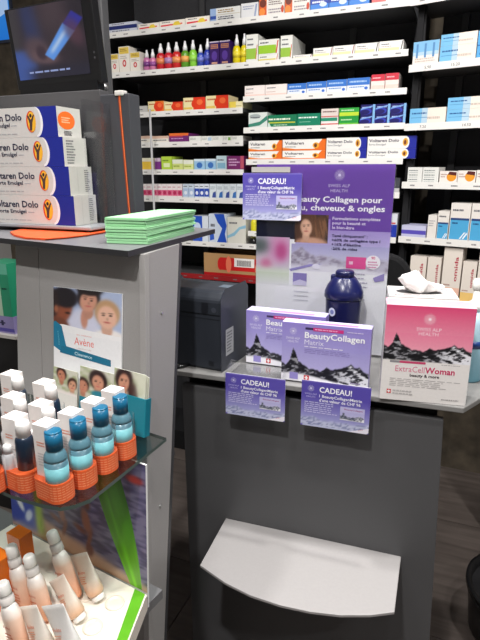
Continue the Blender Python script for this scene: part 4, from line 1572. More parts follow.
# --- sun care bottles and tubes leaning in the tray
def axis_frame(ub, vb, ut, vt, z0):
    b = Pz(ub, vb, z0)
    tp = Ppl(ut, vt, (b, lout))
    Z = (tp - b)
    L = Z.length
    Z.normalize()
    X_ = (lx - Z * lx.dot(Z)).normalized()
    Y_ = Z.cross(X_)
    return b, X_, Y_, Z, L

def sun_bottle(ub, vb, ut, vt, r, label):
    b, X_, Y_, Z, L = axis_frame(ub, vb, ut, vt, ZT + .004)
    t = thing('sun_spray_bottle', label, 'bottle', b, 0, 'sun care sprays in the tray')
    def fr(mb):
        mb.frame((0, 0, 0), X_, Y_, Z)
        return mb
    PE = C(236, 176, 142)
    mb = fr(MB())
    mb.lathe([(r * .9, .0), (r, .004), (r, L * .50), (r * 1.0, L * .56), (r * .86, L * .64), (r * .62, L * .70)], 20, PE, 0, 0, .72,
             cols=[C(230, 150, 108), C(234, 164, 124), C(240, 206, 184), C(242, 226, 214), C(242, 234, 228), C(242, 236, 232)])
    bd = mb.build('bottle', 'plastic', t)
    mb = fr(MB())
    mb.frame(Y_ * (-r * .73), X_, Z, -Y_)
    mb.text('Avène', 0, L * .40, r * .30, C(206, 92, 60), align='c', width=r * 1.0)
    mb.lines(-r * .5, L * .12, r * .5, L * .34, 5, C(216, 120, 84), int(ub))
    mb.build('bottle_print', 'paper', bd)
    mb = fr(MB())
    mb.lathe([(r * .60, L * .70), (r * .62, L * .72), (r * .60, L * .80), (r * .50, L * .81), (r * .50, L * .83), (r * .56, L * .84), (r * .54, L * .97), (r * .40, L)], 20, C(232, 228, 224),
             cols=[C(220, 214, 210)] * 3 + [C(190, 186, 182)] * 2 + [C(238, 236, 232)] * 3)
    mb.build('spray_cap', 'plastic', t)

sun_bottle(74, 596, 51, 531, .0175, 'tall apricot spray bottle with white cap before the beach picture')
sun_bottle(28, 610, 10.5, 545, .0170, 'apricot spray bottle with white cap beside the orange carton')
sun_bottle(46, 617, 28, 555, .0170, 'apricot spray bottle with white cap in the middle of the tray')
sun_bottle(22, 650, 2, 582, .0170, 'apricot spray bottle with white cap at the lower left frame corner')

def sun_tube(ub, vb, ut, vt, w, label, body, low):
    """flattened tube standing on its cap, crimped at the top"""
    b, X_, Y_, Z, L = axis_frame(ub, vb, ut, vt, ZT + .004)
    t = thing('sun_cream_tube', label, 'tube', b, 0, 'sun cream tubes in the tray')
    mb = MB()
    mb.frame((0, 0, 0), X_, Y_, Z)
    n = 20
    prof = [(.62, .12, .56), (.80, .18, .62), (1.0, .45, .46), (1.16, .75, .24), (1.26, .93, .07), (1.26, 1.0, .045)]
    pts, vc, fs = [], [], []
    for k, (kx, kz, ky) in enumerate(prof):
        for i in range(n):
            a = 2 * math.pi * i / n
            pts.append((w * kx * math.cos(a), w * ky * math.sin(a), L * kz))
            f = kz
            vc.append(low if kz < .3 else body)
    for k in range(len(prof) - 1):
        for i in range(n):
            j = (i + 1) % n
            fs.append((k * n + i, k * n + j, (k + 1) * n + j, (k + 1) * n + i))
    fs.append(tuple(range(n - 1, -1, -1)))
    fs.append(tuple((len(prof) - 1) * n + i for i in range(n)))
    mb.add(pts, fs, None, True, vc)
    bd = mb.build('tube_body', 'plastic', t)
    mb = MB()
    mb.frame((0, 0, 0), X_, Y_, Z)
    mb.lathe([(w * .54, 0), (w * .58, .002), (w * .58, L * .12)], 20, C(240, 238, 234), 0, 0, .85)
    mb.build('tube_cap', 'plastic', t)
    mb = MB()
    # print follows the sloping front
    yb, yt = -w * .50, -w * .20
    Yp = (Z * (L * .40) + Y_ * (yb - yt) * -1).normalized()
    mb.frame(Y_ * (yb - .0012) + Z * (L * .42), X_, Yp, X_.cross(Yp))
    mb.text('Avène', 0, L * .20, w * .26, C(222, 120, 80), align='c', width=w * .9)
    mb.lines(-w * .45, 0, w * .45, L * .16, 4, C(226, 160, 130), int(ub))
    mb.build('tube_print', 'paper', bd)

TB, TO = C(240, 230, 218), C(234, 190, 156)
sun_tube(99, 599, 77.5, 554, .0215, 'cream tube with orange lettering standing right of the tall spray', TB, TO)
sun_tube(81, 620, 56, 578, .0205, 'cream tube with orange edge in the middle of the tray', TB, TO)
sun_tube(50, 655, 27, 606, .0215, 'white tube with orange print at the lower left', C(228, 220, 210), C(228, 206, 190))
sun_tube(80, 664, 52, 605, .0235, 'pale grey tube in front at the bottom edge', C(222, 220, 218), C(220, 214, 208))

def box_thing(name, label, cat, ub, vb, z0, w, d, h, th, body, spec=None, mat='gloss_card', side=None, group=None):
    """plain carton whose front-left-bottom corner projects to (ub,vb)"""
    p = Pz(ub, vb, z0)
    mb = MB()
    mb.box(0, w, 0, d, 0, h, body, side=side)
    mb.frame((0, -.0002, 0), (1, 0, 0), (0, 0, 1), (0, -1, 0))
    draw(mb, w, h, spec or [])
    o = mb.build(name, mat, None, (p.x, p.y, z0), th)
    return tag(o, label, cat, group)

ORSPEC = [('l', .1, .55, .9, .8, 3, C(246, 190, 120)), ('l', .1, .2, .7, .4, 2, C(246, 190, 120))]
pb = Pz(26, 572, ZT + .0006)
for i, (u, v, zt2, lab) in enumerate([(12, 574, 533, 'orange carton beside the sprays, nearer the beach picture'), (-8, 606, 556, 'orange carton cut off at the left frame edge')]):
    p = Pz(u, v, ZT + .0006)
    h = zat(p, zt2) - ZT
    o = box_thing('sun_care_carton', lab, 'carton', u, v, ZT + .0006, .034, .026, h, TL, C(226, 116, 28), ORSPEC, group='orange cartons in the tray')

# =================================================================== items on the left worktop
# orange flyers lying flat
pts = [(10.5, 233.5), (14, 236.5), (25, 239.3), (45, 240.6), (66, 239), (86, 236.6), (104, 233.5), (112, 229), (80, 228.5), (45, 229.5), (20, 231)]
W3 = [Pz(u, v, ZL) for u, v in pts]
for k in range(3):
    mb = MB()
    c = sum((q for q in W3), Vector()) / len(W3)
    mb.prism([(q.x - c.x, q.y - c.y) for q in W3], 0, .0011, C(222, 84, 34))
    o = mb.build('flyer', 'paper', None, (c.x + .0012 * (k - 1), c.y + .001 * (1 - k), ZL + .0003 + .0013 * k), R(0.6 * k))
    tag(o, 'orange rounded flyer, %s of the thin pile under the gel carton tray' % ['bottom', 'middle', 'top'][k], 'flyer', 'orange flyers on the worktop')

# stand behind the stack
TS_ = R(-22)
sx_, sy_ = EX(TS_), EY(TS_)
_g = Pz(79, 226, ZL + .016)
_hh = zat(_g, 196) - ZL - .016
SQ = _g + sy_ * (_hh * 1.2 + .022) + sx_ * .05
SQ.z = ZL
SPL = (SQ, -sy_)
stand = thing('sign_stand', 'dark grey upright stand with orange stripe behind the gel cartons', 'stand', (SQ.x, SQ.y, ZL + .0002), TS_)
def sxx(u, v):
    return (Ppl(u, v, SPL) - SQ).dot(sx_)
ztop = Ppl(60, 92, SPL).z - ZL
x0, x1, x2 = sxx(-60, 160), sxx(105, 160), sxx(133.5, 160)
mb = MB()
mb.box(x0, x1 - .001, 0, .03, 0, ztop, C(74, 73, 75))
mb.build('panel', 'laminate', stand, bevel=.002)
mb = MB()
zt2 = Ppl(120, 94, SPL).z - ZL
mb.box(x1, x2, -.004, .035, 0, zt2, C(62, 63, 68))
mb.build('post', 'laminate', stand, bevel=.002)
PQ = (SQ - sy_ * .0045, -sy_)
def lp_(u, v):
    q = Ppl(u, v, PQ) - SQ
    return (q.dot(sx_), q.z)
mb = MB()
mb.frame((0, -.0045, 0), (1, 0, 0), (0, 0, 1), (0, -1, 0))
(a0, a1), (b0, b1) = lp_(119, 94.5), lp_(130, 220)
mb.poly([(b0 - .0028, b1), (b0 + .0028, b1), (a0 + .0028, a1), (a0 - .0028, a1)], C(150, 58, 30))
mb.poly([(b0 - .0002, b1), (b0 + .0014, b1), (a0 + .0014, a1), (a0 - .0002, a1)], C(232, 124, 70))
mb.build('orange_stripe', 'plastic', stand)
mb = MB()
mb.box(a0 - .010, a0 + .011, -.007, .01, zt2 - .004, zt2 + .006, C(196, 194, 190))
mb.build('stripe_clip', 'satin', stand, bevel=.002)

# screen standing on the stand
TM = R(-26)
mx_, my_ = EX(TM), EY(TM)
SN = -my_ * math.cos(R(6)) - UP * math.sin(R(6))
q = Ppl(60, 88, (SQ + sy_ * .012, -sy_))
MP = (q, SN)
bl, br, tl = Ppl(18.5, 90.5, MP), Ppl(102, 82.5, MP), Ppl(4, 10, MP)
X = (br - bl).normalized()
Y = SN.cross(X).normalized()
Wm = (br - bl).length
Hm = (tl - bl).dot(Y)
zst = ZL + ztop
mbase = Vector((bl.x, bl.y, zst + .0004)) + mx_ * Wm * .5
scr = thing('video_screen', 'black framed video screen showing a blue cream tube, standing at upper left', 'screen', mbase, 0)
mb = MB()
mb.frame(bl, X, Y, SN)
mb.box(0, Wm, 0, Hm, -.022, 0, C(22, 22, 24))
wbuild(mb, 'bezel', 'plastic', scr, mbase, bevel=.002)
sbl, sbr, stl, str_ = Ppl(19.5, 81.5, MP), Ppl(87, 73, MP), Ppl(9.5, 12, MP), Ppl(84, -5, MP)
fx0, fx1 = ((sbl + stl) / 2 - bl).dot(X), ((sbr + str_) / 2 - bl).dot(X)
fy0, fy1 = ((sbl + sbr) / 2 - bl).dot(Y), ((stl + str_) / 2 - bl).dot(Y)

def video(U, V):
    img = solid(U, (46, 36, 44))
    img = over(img, ellm(U, V, .28, .80, .12, .40, .25, .1), (40, 50, 92))
    img = over(img, sm(.12 - U, .03), (58, 54, 58))
    img = over(img, ellm(U, V, .62, .95, .22, .35, .3), (70, 56, 62))
    img = over(img, sm(U - .80, .05) * .8, (34, 28, 36))
    img = over(img, sm(.30 - U, .02) * sm(.42 - V, .02), (62, 88, 158))
    img = over(img, ellm(U, V, .32, .40, .16, .20, .15, .5), (84, 66, 72))
    img = over(img, ellm(U, V, .43, .30, .18, .10, .15, -.3), (104, 80, 84))
    img = over(img, ellm(U, V, .38, .36, .07, .10, .15, .3), (60, 44, 54))
    img = over(img, sm(.16 - V, .03) * sm(U - .2, .05), (34, 32, 48))
    # tube
    a = math.atan2(.42, .36)
    ca, sa = math.cos(a), math.sin(a)
    x, y = U - .64, (V - .47)
    s_, r_ = x * ca + y * sa, -x * sa + y * ca
    tube = sm(.25 - np.abs(s_), .004) * sm(.072 + .05 * (s_ + .25) - np.abs(r_), .004)
    img = over(img, tube, (92, 150, 232))
    img = over(img, tube * sm(.026 - np.abs(r_ - .01), .01) * sm(.17 - np.abs(s_), .02), (180, 206, 240))
    cap = sm(.10 - np.abs(s_ - .34), .004) * sm(.09 - np.abs(r_), .004)
    img = over(img, cap, (44, 44, 150))
    img = over(img, ellm(U, V, .86, .58, .10, .20, .2, .4) * .7, (96, 60, 74))
    return img
mb = MB()
mb.frame(bl + SN * .0006, X, Y, SN)
mb.paint(fx0, fy0, fx1, fy1, 130, 110, video)
mb.text('Für schmerzfreie Bewegung', fx0 + (fx1 - fx0) * .16, fy0 + (fy1 - fy0) * .075, (fy1 - fy0) * .035, C(160, 175, 220), width=(fx1 - fx0) * .72) if False else \
    mb.lines(fx0 + (fx1 - fx0) * .16, fy0 + (fy1 - fy0) * .07, fx0 + (fx1 - fx0) * .95, fy0 + (fy1 - fy0) * .12, 1, C(150, 165, 215), 4)
wbuild(mb, 'display', 'lit_screen', scr, mbase)
mb = MB()
mb.frame(bl, X, Y, SN)
for k, (a, b, r) in enumerate(((Wm - .010, Hm * .30, .0022), (Wm - .010, Hm * .36, .0022))):
    mb.ell(a, b, r, r, C(70, 70, 74), 10)
wbuild(mb, 'control_button', 'plastic', scr, mbase)
mb = MB()
mb.frame(mbase, mx_, my_)
zf = bl.z + .006 - zst
mb.box(-Wm * .46, Wm * .46, -.004, .018, 0, max(.004, zf), C(18, 18, 20))
wbuild(mb, 'foot', 'plastic', scr, mbase)

# dark wall post with a bolt, right of the screen
q = Py(100, 60, 1.55)
post = thing('mounting_post', 'dark grey upright mounting post with silver bolt right of the screen', 'post', (q.x, q.y, 0), TW)
mb = MB()
mb.box(-.016, .016, 0, .03, 0, 2.3, C(72, 72, 74))
mb.build('post_body', 'laminate', post, bevel=.003)
mb = MB()
zb_ = zat(q, 87.5)
mb.frame((.011, 0, zb_), (1, 0, 0), (0, 0, 1), (0, -1, 0))
mb.lathe([(.009, 0), (.009, .006), (.005, .010)], 14, C(200, 200, 200))
mb.build('bolt', 'metal', post)

# gel carton stack in its acrylic tray
TG = R(-22)
gx, gy = EX(TG), EY(TG)
GZ = ZL + .016
fr_corner = Ppl(79, 226, (Pz(79, 226, GZ), -gy))
h_ = (zat(Pz(79, 226, GZ), 196) - GZ)
gl, gd = .235, h_ * 1.2
rows = [(76, 226), (71, 196), (65, 166.5), (58.5, 136.5)]
tops = [196, 166.5, 136.5, 105.5]
pl = (Pz(79, 226, GZ), -gy)
trayc = Pz(79, 226, GZ)
tr = thing('acrylic_case', 'clear acrylic case with grey base holding the gel cartons on the worktop', 'acrylic case', (trayc.x, trayc.y, ZL + .006), TG)
mb = MB()
mb.box(-gl - .01, .034, -.006, gd + .008, .002, .0094, C(150, 152, 156))
mb.build('case_base', 'plastic', tr, bevel=.002)
for (a, b) in ((-gl, 0), (.02, 0), (-gl, gd - .01), (.02, gd - .01)):
    mb = MB()
    mb.lathe([(.004, -.0058 if b < .001 else -.0058), (.004, .002)], 10, C(60, 60, 62), a, b + .004)
    mb.build('case_foot', 'plastic', tr)
mb = MB()
ht_ = zat(Pz(79, 226, GZ), 100) - ZL - .006
mb.box(.0325, .0345, -.006, gd + .008, .0095, ht_, C(255, 255, 255))
mb.build('case_side', 'acrylic', tr)
mb = MB()
mb.box(-gl - .01, .0345, gd + .009, gd + .011, .0095, ht_, C(255, 255, 255))
mb.build('case_back', 'acrylic', tr)
z0 = GZ
for i in range(4):
    q = Ppl(rows[i][0], rows[i][1], pl)
    z1 = Ppl(rows[i][0] - 2, tops[i], pl).z
    h = z1 - z0 - .0003
    o_ = q - gx * gl
    mb = MB()
    mb.box(0, gl, 0, gd, 0, h, C(200, 198, 195), side=C(192, 190, 185))
    mb.frame((0, -.0002, 0), (1, 0, 0), (0, 0, 1), (0, -1, 0))
    f = h
    # fractions along the length are given in carton heights from the right end
    X0 = gl
    mb.rect(X0 - .92 * f, 0, X0, f, C(34, 44, 140))
    mb.poly([(X0 - .80 * f + .22 * f * math.sin(a_) if False else X0 - .92 * f + .30 * f * max(0, math.cos(a_)), f * .5 + f * .5 * math.sin(a_)) for a_ in [(-.5 + k / 16) * math.pi for k in range(17)]], C(230, 230, 236))
    mb.poly([(X0 - .96 * f + .24 * f * max(0, math.cos(a_)), f * .53 + f * .47 * math.sin(a_)) for a_ in [(-.5 + k / 16) * math.pi for k in range(17)]], C(204, 202, 199))
    ex_, ey_ = X0 - 1.14 * f, f * .52
    mb.ell(ex_, ey_, .215 * f, .36 * f, C(210, 70, 40), 24)
    mb.ell(ex_ + .03 * f, ey_, .18 * f, .33 * f, C(236, 178, 52), 24)
    mb.ell(ex_ + .0 * f, ey_ + .20 * f, .055 * f, .065 * f, C(50, 40, 40), 12)
    mb.poly([(ex_ - .16 * f, ey_ + .20 * f), (ex_ - .10 * f, ey_ + .22 * f), (ex_, ey_ + .06 * f), (ex_ + .12 * f, ey_ + .24 * f), (ex_ + .17 * f, ey_ + .22 * f), (ex_ + .06 * f, ey_ - .02 * f),
             (ex_ + .02 * f, ey_ - .30 * f), (ex_ - .08 * f, ey_ - .28 * f), (ex_ - .07 * f, ey_ - .05 * f)], C(80, 60, 56))
    mb.text('Voltaren Dolo', X0 - 1.55 * f, f * .58, f * .22, C(42, 42, 66), True, width=f * 2.15, align='r')
    mb.text('forte Emulgel', X0 - 2.12 * f, f * .37, f * .13, C(42, 42, 66), True, width=f * 1.30, align='r')
    mb.lines(X0 - 2.05 * f, f * .38, X0 - 1.75 * f, f * .43, 1, C(150, 150, 160), i)
    mb.lines(X0 - 3.5 * f, f * .10, X0 - 1.6 * f, f * .15, 1, C(160, 160, 165), i + 3)
    # right end
    mb.frame((gl + .0002, 0, 0), (0, 1, 0), (0, 0, 1), (1, 0, 0))
    if i == 3:
        mb.ell(gd * .38, f * .56, gd * .36, f * .30, C(232, 108, 44), 20)
        mb.lines(gd * .18, f * .46, gd * .58, f * .68, 3, C(246, 190, 150), 2)
        mb.lines(gd * .25, f * .05, gd * .60, f * .22, 4, C(60, 60, 66), 5, .6)
    elif i == 2:
        mb.lines(gd * .12, f * .08, gd * .5, f * .92, 9, C(110, 110, 112), 7, .5)
    else:
        mb.rect(gd * .62, f * .04, gd * .92, f * .96, C(190, 188, 184))
        mb.lines(gd * .66, f * .1, gd * .88, f * .9, 12, C(90, 90, 92), 9 + i, .5)
        mb.rect(gd * .34, f * .05, gd * .36, f * .95, C(180, 178, 174))
    o = mb.build('gel_carton', 'gloss_card', None, (o_.x, o_.y, z0), TG)
    tag(o, ['lowest gel carton with blue end in the stack at left', 'second gel carton from the bottom of the stack at left', 'third gel carton from the bottom of the stack at left',
            'top gel carton with orange sticker in the stack at left'][i], 'carton', 'large gel cartons in the acrylic case')
    z0 = z1

# green leaflets
GA, GB, GC = Pz(106.5, 243.5, ZL), Pz(147.5, 245, ZL), Pz(195, 231.5, ZL)
hstack = zat(GB, 218.3) - ZL
NL = 9
dz = hstack / NL
rnd = random.Random(5)
for k in range(NL):
    e1 = (GB - GA)
    e2 = (GC - GB)
    O_ = GA
    th = math.atan2(e1.y, e1.x)
    w = e1.length
    d2 = Vector((e2.dot(EX(th)), e2.dot(EY(th))))
    mb = MB()
    zt_ = dz * .93
    jx, jy = (rnd.random() - .5) * .003, (rnd.random() - .5) * .003
    # folded sheet: two leaves meeting in a rounded fold at the front
    lift = dz * .45
    fr0 = [(0, 0), (w, 0), (w + d2.x, d2.y), (d2.x, d2.y)]
    P8 = [(a, b, 0.0002) for a, b in fr0] + [(fr0[0][0], fr0[0][1], zt_), (fr0[1][0], fr0[1][1], zt_ * .97), (fr0[2][0], fr0[2][1], zt_ * .9), (fr0[3][0], fr0[3][1], zt_ * .94)]
    col = C(166, 226, 172) if k % 2 else C(158, 218, 164)
    # lower leaf, upper leaf with a narrow gap between
    low_ = [p for p in P8[:4]] + [(a, b, zt_ * .42) for a, b in fr0]
    mb.hexa(low_, col)
    up_ = [(a, b, zt_ * .58) for a, b in fr0] + P8[4:]
    mb.hexa(up_, col)
    mb.box(.0, w, -.0005, .0015, zt_ * .1, zt_ * .9, col)
    o = mb.build('folded_leaflet', 'paper', None, (O_.x + jx, O_.y + jy, ZL + .0004 + dz * k), th + (rnd.random() - .5) * .03)
    tag(o, 'pale green folded leaflet, %s in the pile on the worktop' % ('top one' if k == NL - 1 else ORD[k] + ' from the bottom'), 'leaflet', 'green folded leaflets')

# =================================================================== cartons behind the left edge of the counter
q = Py(4, 335, 1.85)
zsh = q.z
lt = thing('side_shelf', 'narrow dark shelf unit with pale edge at the far left behind the grey panel', 'shelf', (q.x, q.y, 0), TW)
mb = MB()
mb.box(-.30, .055, 0, .25, zsh - .012, zsh, C(196, 192, 186))
mb.build('shelf_board', 'satin', lt)
mb = MB()
mb.box(-.30, .055, .01, .25, 0, zsh - .012, C(24, 24, 26))
mb.build('cabinet_body', 'laminate', lt)
pl = (Vector((q.x, q.y, 0)) + wy * .02, -wy)
def side_carton(u0, u1, v0, v1, label, body, spec, z0=None, dep=.10):
    a, b = Ppl(u0, 330, pl), Ppl(u1, 330, pl)
    z0 = zsh if z0 is None else z0
    w = (b - a).dot(wx)
    h = Ppl((u0 + u1) / 2, v1, pl).z - z0
    mb = MB()
    mb.box(0, w, 0, dep, 0, h, body)
    mb.frame((0, -.0002, 0), (1, 0, 0), (0, 0, 1), (0, -1, 0))
    draw(mb, w, h, spec)
    o = mb.build('carton', 'gloss_card', None, (a.x, a.y, z0 + .0003), TW)
    tag(o, label, 'carton')
    return z0 + h + .0003
z1 = side_carton(-25, 14.5, 332, 315, 'lilac carton with small dark cross under the green one at far left', C(160, 150, 205), [('r', .70, .45, .76, .75, C(50, 50, 90)), ('r', .66, .56, .80, .64, C(50, 50, 90)), ('r', .6, .1, 1, .3, C(90, 80, 170))])
side_carton(-8, 14, 315, 264, 'mint green carton with pale left half at far left', C(46, 160, 120), [('r', 0, 0, .62, 1, C(196, 226, 200)), ('r', .62, .80, 1, 1, C(110, 200, 170)), ('l', .68, .5, .9, .56, 1, C(20, 70, 60))], z1)

# blue poster on the back wall behind the screen
pl = (WALLPT + wy * (.36 - .004), -wy)
a, b = Ppl(-40, 20, pl), Ppl(14, 20, pl)
z0, z1 = Ppl(5, 43, pl).z, Ppl(5, -40, pl).z
mb = MB()
w = (b - a).dot(wx)
mb.box(0, w, -.012, 0, 0, z1 - z0, C(30, 34, 44))
mb.frame((0, -.0125, 0), (1, 0, 0), (0, 0, 1), (0, -1, 0))
mb.rect(.012, .012, w - .012, z1 - z0 - .012, [C(30, 118, 214), C(60, 150, 232)])
mb.poly([(w * .72, .30 * (z1 - z0)), (w * .95, .38 * (z1 - z0)), (w * .95, .55 * (z1 - z0)), (w * .8, .6 * (z1 - z0))], C(170, 200, 240))
o = mb.build('light_box', 'lit_screen', None, (a.x, a.y, z0), TW)
tag(o, 'bright blue backlit panel on the wall behind the video screen', 'light box')

# =================================================================== right counter (desk)
ZD = H - 0.43
DA, DB = Pz(180, 371, ZD), Pz(464, 408, ZD)
TDK = math.atan2((DB - DA).y, (DB - DA).x)
dx, dy = EX(TDK), EY(TDK)
dout = -dy
DBASE = Vector((DA.x + dx.x * .25, DA.y + dx.y * .25, 0))
desk = thing('service_counter', 'dark grey service counter with pale top carrying the purple boxes', 'counter', DBASE, 0)
DA2 = DA - dx * 0.06
DCc = Pz(484, 396, ZD)
poly = [DA2, DB, DCc, DCc + dx * .20 + dy * .02, DCc + dx * .20 + dy * .30, DA2 + dy * .38]
mb = MB()
mb.prism([(q.x, q.y) for q in poly], ZD - .012, ZD, C(132, 131, 130))
wbuild(mb, 'desk_top', 'laminate', desk, DBASE, bevel=.002)
PF = (DA + dy * .012, dout)
f0 = [Ppl(182, 388, PF), Ppl(193, 640, PF)]
f1 = [Ppl(443.5, 421.5, PF), Ppl(429.5, 640, PF)]
ztp = ZD - .036
bl, tl_ = at_z(f0[0], f0[1], 0.0), at_z(f0[0], f0[1], ztp)
br, tr_ = at_z(f1[0], f1[1], 0.0), at_z(f1[0], f1[1], ztp)
mb = slab([bl, br, tr_, tl_], dout, .018, C(82, 82, 84))
wbuild(mb, 'front_panel', 'laminate', desk, DBASE, bevel=.0015)
# dark recess and body behind the panel
k = dy * .03
mb = slab([bl + k + dx * .005, br + k - dx * .012, Vector((tr_.x, tr_.y, ZD - .0125)) + k - dx * .012, Vector((tl_.x, tl_.y, ZD - .0125)) + k + dx * .005], dout, .28, C(26, 26, 28))
wbuild(mb, 'carcass', 'laminate', desk, DBASE)
# bag ledge
zl = Ppl(313, 537, PF).z
a0, a1 = onz(PF, 226, zl, 518), onz(PF, 401, zl, 556)
fr_ = [(394.5, 612), (370, 615), (340, 615), (310, 611.5), (280, 605), (250, 595), (225, 582.5), (200, 565)]
lp = [a0 + dout * .0004, a1 + dout * .0004] + [Pz(u, v, zl) for u, v in fr_]
mb = MB()
mb.prism([(q.x, q.y) for q in lp], zl - .006, zl, C(163, 160, 160))
wbuild(mb, 'bag_ledge', 'satin', desk, DBASE, bevel=.001)

# --- dark receipt printer
TP = R(-25)
px_, py_ = EX(TP), EY(TP)
pc = Pz(222, 373, ZD) + EY(TDK) * .004
zp = ZD + .0003
hp = zat(pc, 293.5) - ZD
wp = .17
pe = Ppl(247, 283, (pc, px_))
dp = max(.08, (pe - pc).dot(py_))
pr = thing('receipt_printer', 'dark blue-grey boxy receipt printer on the counter beside the grey panel', 'printer', (pc.x, pc.y, zp), TP)
prof = [(0, 0), (dp, 0), (dp, hp * .93), (dp * .90, hp * 1.0), (dp * .12, hp * 1.0), (0, hp * .90)]
NAVYG = C(46, 50, 58)
def xprism(prof, x0, x1, col):
    mb = MB()
    n = len(prof)
    pts = [(x0, a, b) for a, b in prof] + [(x1, a, b) for a, b in prof]
    fs = [tuple(range(n - 1, -1, -1)), tuple(range(n, 2 * n))] + [(i, n + i, n + (i + 1) % n, (i + 1) % n) for i in range(n)]
    fs = [f[::-1] for f in fs]
    mb.add(pts, fs, col)
    return mb
mb = xprism(prof, -wp, 0, NAVYG)
mb.build('housing', 'satin', pr, bevel=.006)
for nm, fn in (('paper_slot', lambda m: m.rect(-wp + .01, hp * .712, -.004, hp * .722, C(20, 20, 22))),
               ('seam', lambda m: m.rect(-wp + .01, hp * .66, -.004, hp * .664, C(24, 24, 26))),
               ('control_panel', lambda m: m.rect(-.05, hp * .73, -.034, hp * .86, C(34, 36, 42))),
               ('power_button', lambda m: m.ell(-.020, hp * .78, .006, .006, C(64, 68, 78), 12)),
               ('socket_cover', lambda m: m.rect(-.034, hp * .06, -.022, hp * .12, C(34, 36, 42)))):
    mb = MB()
    mb.frame((0, -.0006, 0), (1, 0, 0), (0, 0, 1), (0, -1, 0))
    fn(mb)
    mb.build(nm, 'plastic', pr)
mb = MB()
mb.frame((.0006, 0, 0), (0, 1, 0), (0, 0, 1), (1, 0, 0))
mb.rect(dp * .12, hp * .18, dp * .42, hp * .52, C(150, 152, 152))
mb.lines(dp * .16, hp * .21, dp * .38, hp * .49, 7, C(90, 92, 94), 3)
mb.build('type_label', 'paper', pr)
mb = MB()
mb.frame((0, 0, hp + .0006))
mb.rect(-.036, dp * .4, -.008, dp * .62, C(96, 108, 122))
mb.build('top_badge', 'plastic', pr)
# cable to its left
q = Pz(188, 366, ZD)
mb = MB()
cp = [Pz(178, 366, ZD), Pz(186, 365, ZD), Pz(193, 363, ZD)]
# lead in front of the printer
cpts = [Vector((p.x, p.y, ZD + .0045)) + dout * .022 for p in cp]
mb.tube(cpts, .004, 8, C(20, 20, 22))
o = wbuild(mb, 'power_cable', 'plastic', None, (cpts[0].x, cpts[0].y, ZD + .0003))
tag(o, 'short black cable lying on the counter before the printer', 'cable')

# --- holders and gift cards
def holder(u0, u1, label, depth):
    a, b = onz((DA, dout), u0, ZD, 380), onz((DA, dout), u1, ZD, 380)
    w = (b - a).dot(dx)
    t = thing('acrylic_holder', label, 'holder', (a.x, a.y, ZD + .0003), TDK)
    mb = MB()
    mb.box(0, w, -.023, depth, 0, .0022, C(255, 255, 255))
    mb.build('holder_base', 'acrylic', t)
    mb = MB()
    mb.box(0, w, -.0245, -.0225, -.062, .018, C(255, 255, 255))
    mb.build('holder_lip', 'acrylic', t)
    for x in ((0, w - .002) if depth > .06 else ()):
        mb = xprism([(-.0224, .0023), (depth * .8, .0023), (depth * .8, .012), (.02, .034), (-.0224, .017)], x, x + .002, C(255, 255, 255))
        mb.build('holder_side', 'acrylic', t)
    return a, w
holder(228, 284, 'clear acrylic holder below the left purple box', .085)
holder(304, 369, 'clear acrylic holder below the right purple box', .050)

def pale_range(top, bot):
    f = mountain(top, bot, (225, 225, 240), (150, 150, 190), .1)
    return f

def card_print(mb, W, Hh):
    mb.rect(0, 0, W, Hh, C(112, 100, 184))
    def bg(U, V):
        a, b = np.array((176, 178, 222), float), np.array((88, 76, 170), float)
        img = a + (b - a) * np.clip(V * 1.5 - .05, 0, 1)[..., None]
        h = .10 + .07 * vnoise(U * 9 + 3, V * 0) + .05 * vnoise(U * 25, V * 0)
        n = vnoise(U * 30, V * 30)
        m = sm(h - V, .01)
        img = over(img, m, (196, 200, 226))
        img = over(img, m * sm(n - .55, .05), (130, 136, 180))
        return img
    r = .04 * W
    n = 5
    mb.paint(.0, .03 * Hh, W, .97 * Hh, 40, 30, bg)
    mb.rect(.03 * W, 0, .97 * W, .03 * Hh, C(190, 194, 224))
    logo(mb, .14 * W, .84 * Hh, .045 * W, C(214, 210, 240))
    mb.text('SWISS ALP', .14 * W, .70 * Hh, .035 * Hh, C(200, 196, 235), align='c', width=.18 * W)
    mb.text('HEALTH', .14 * W, .64 * Hh, .035 * Hh, C(200, 196, 235), align='c', width=.13 * W)
    mb.text('CADEAU!', .265 * W, .775 * Hh, .115 * Hh, C(246, 246, 252), True, width=.47 * W)
    mb.text('1 BeautyCollagenMatrix', .265 * W, .665 * Hh, .058 * Hh, C(240, 240, 250), True, width=.62 * W)
    mb.text("d'une valeur de CHF 96", .265 * W, .575 * Hh, .062 * Hh, C(240, 240, 250), True, width=.60 * W)
    mb.lines(.05 * W, .30 * Hh, .54 * W, .56 * Hh, 6, C(206, 204, 236), 11, .38)
    mb.rect(.58 * W, .24 * Hh, .93 * W, .53 * Hh, C(190, 186, 226))
    mb.paint(.58 * W, .24 * Hh, .93 * W, .42 * Hh, 24, 10, mountain((180, 176, 222), (200, 198, 230), (235, 235, 245), (70, 78, 100), .15))
    mb.text('BeautyCollagen', .64 * W, .465 * Hh, .028 * Hh, C(150, 60, 130), True, width=.26 * W)
    mb.poly([(.70 * W, .0), (.97 * W, .0), (W, .03 * Hh), (W, .13 * Hh)], C(236, 232, 244))
    mb.text('SWISS', .86 * W, .045 * Hh, .025 * Hh, C(200, 60, 80), rot=.35)

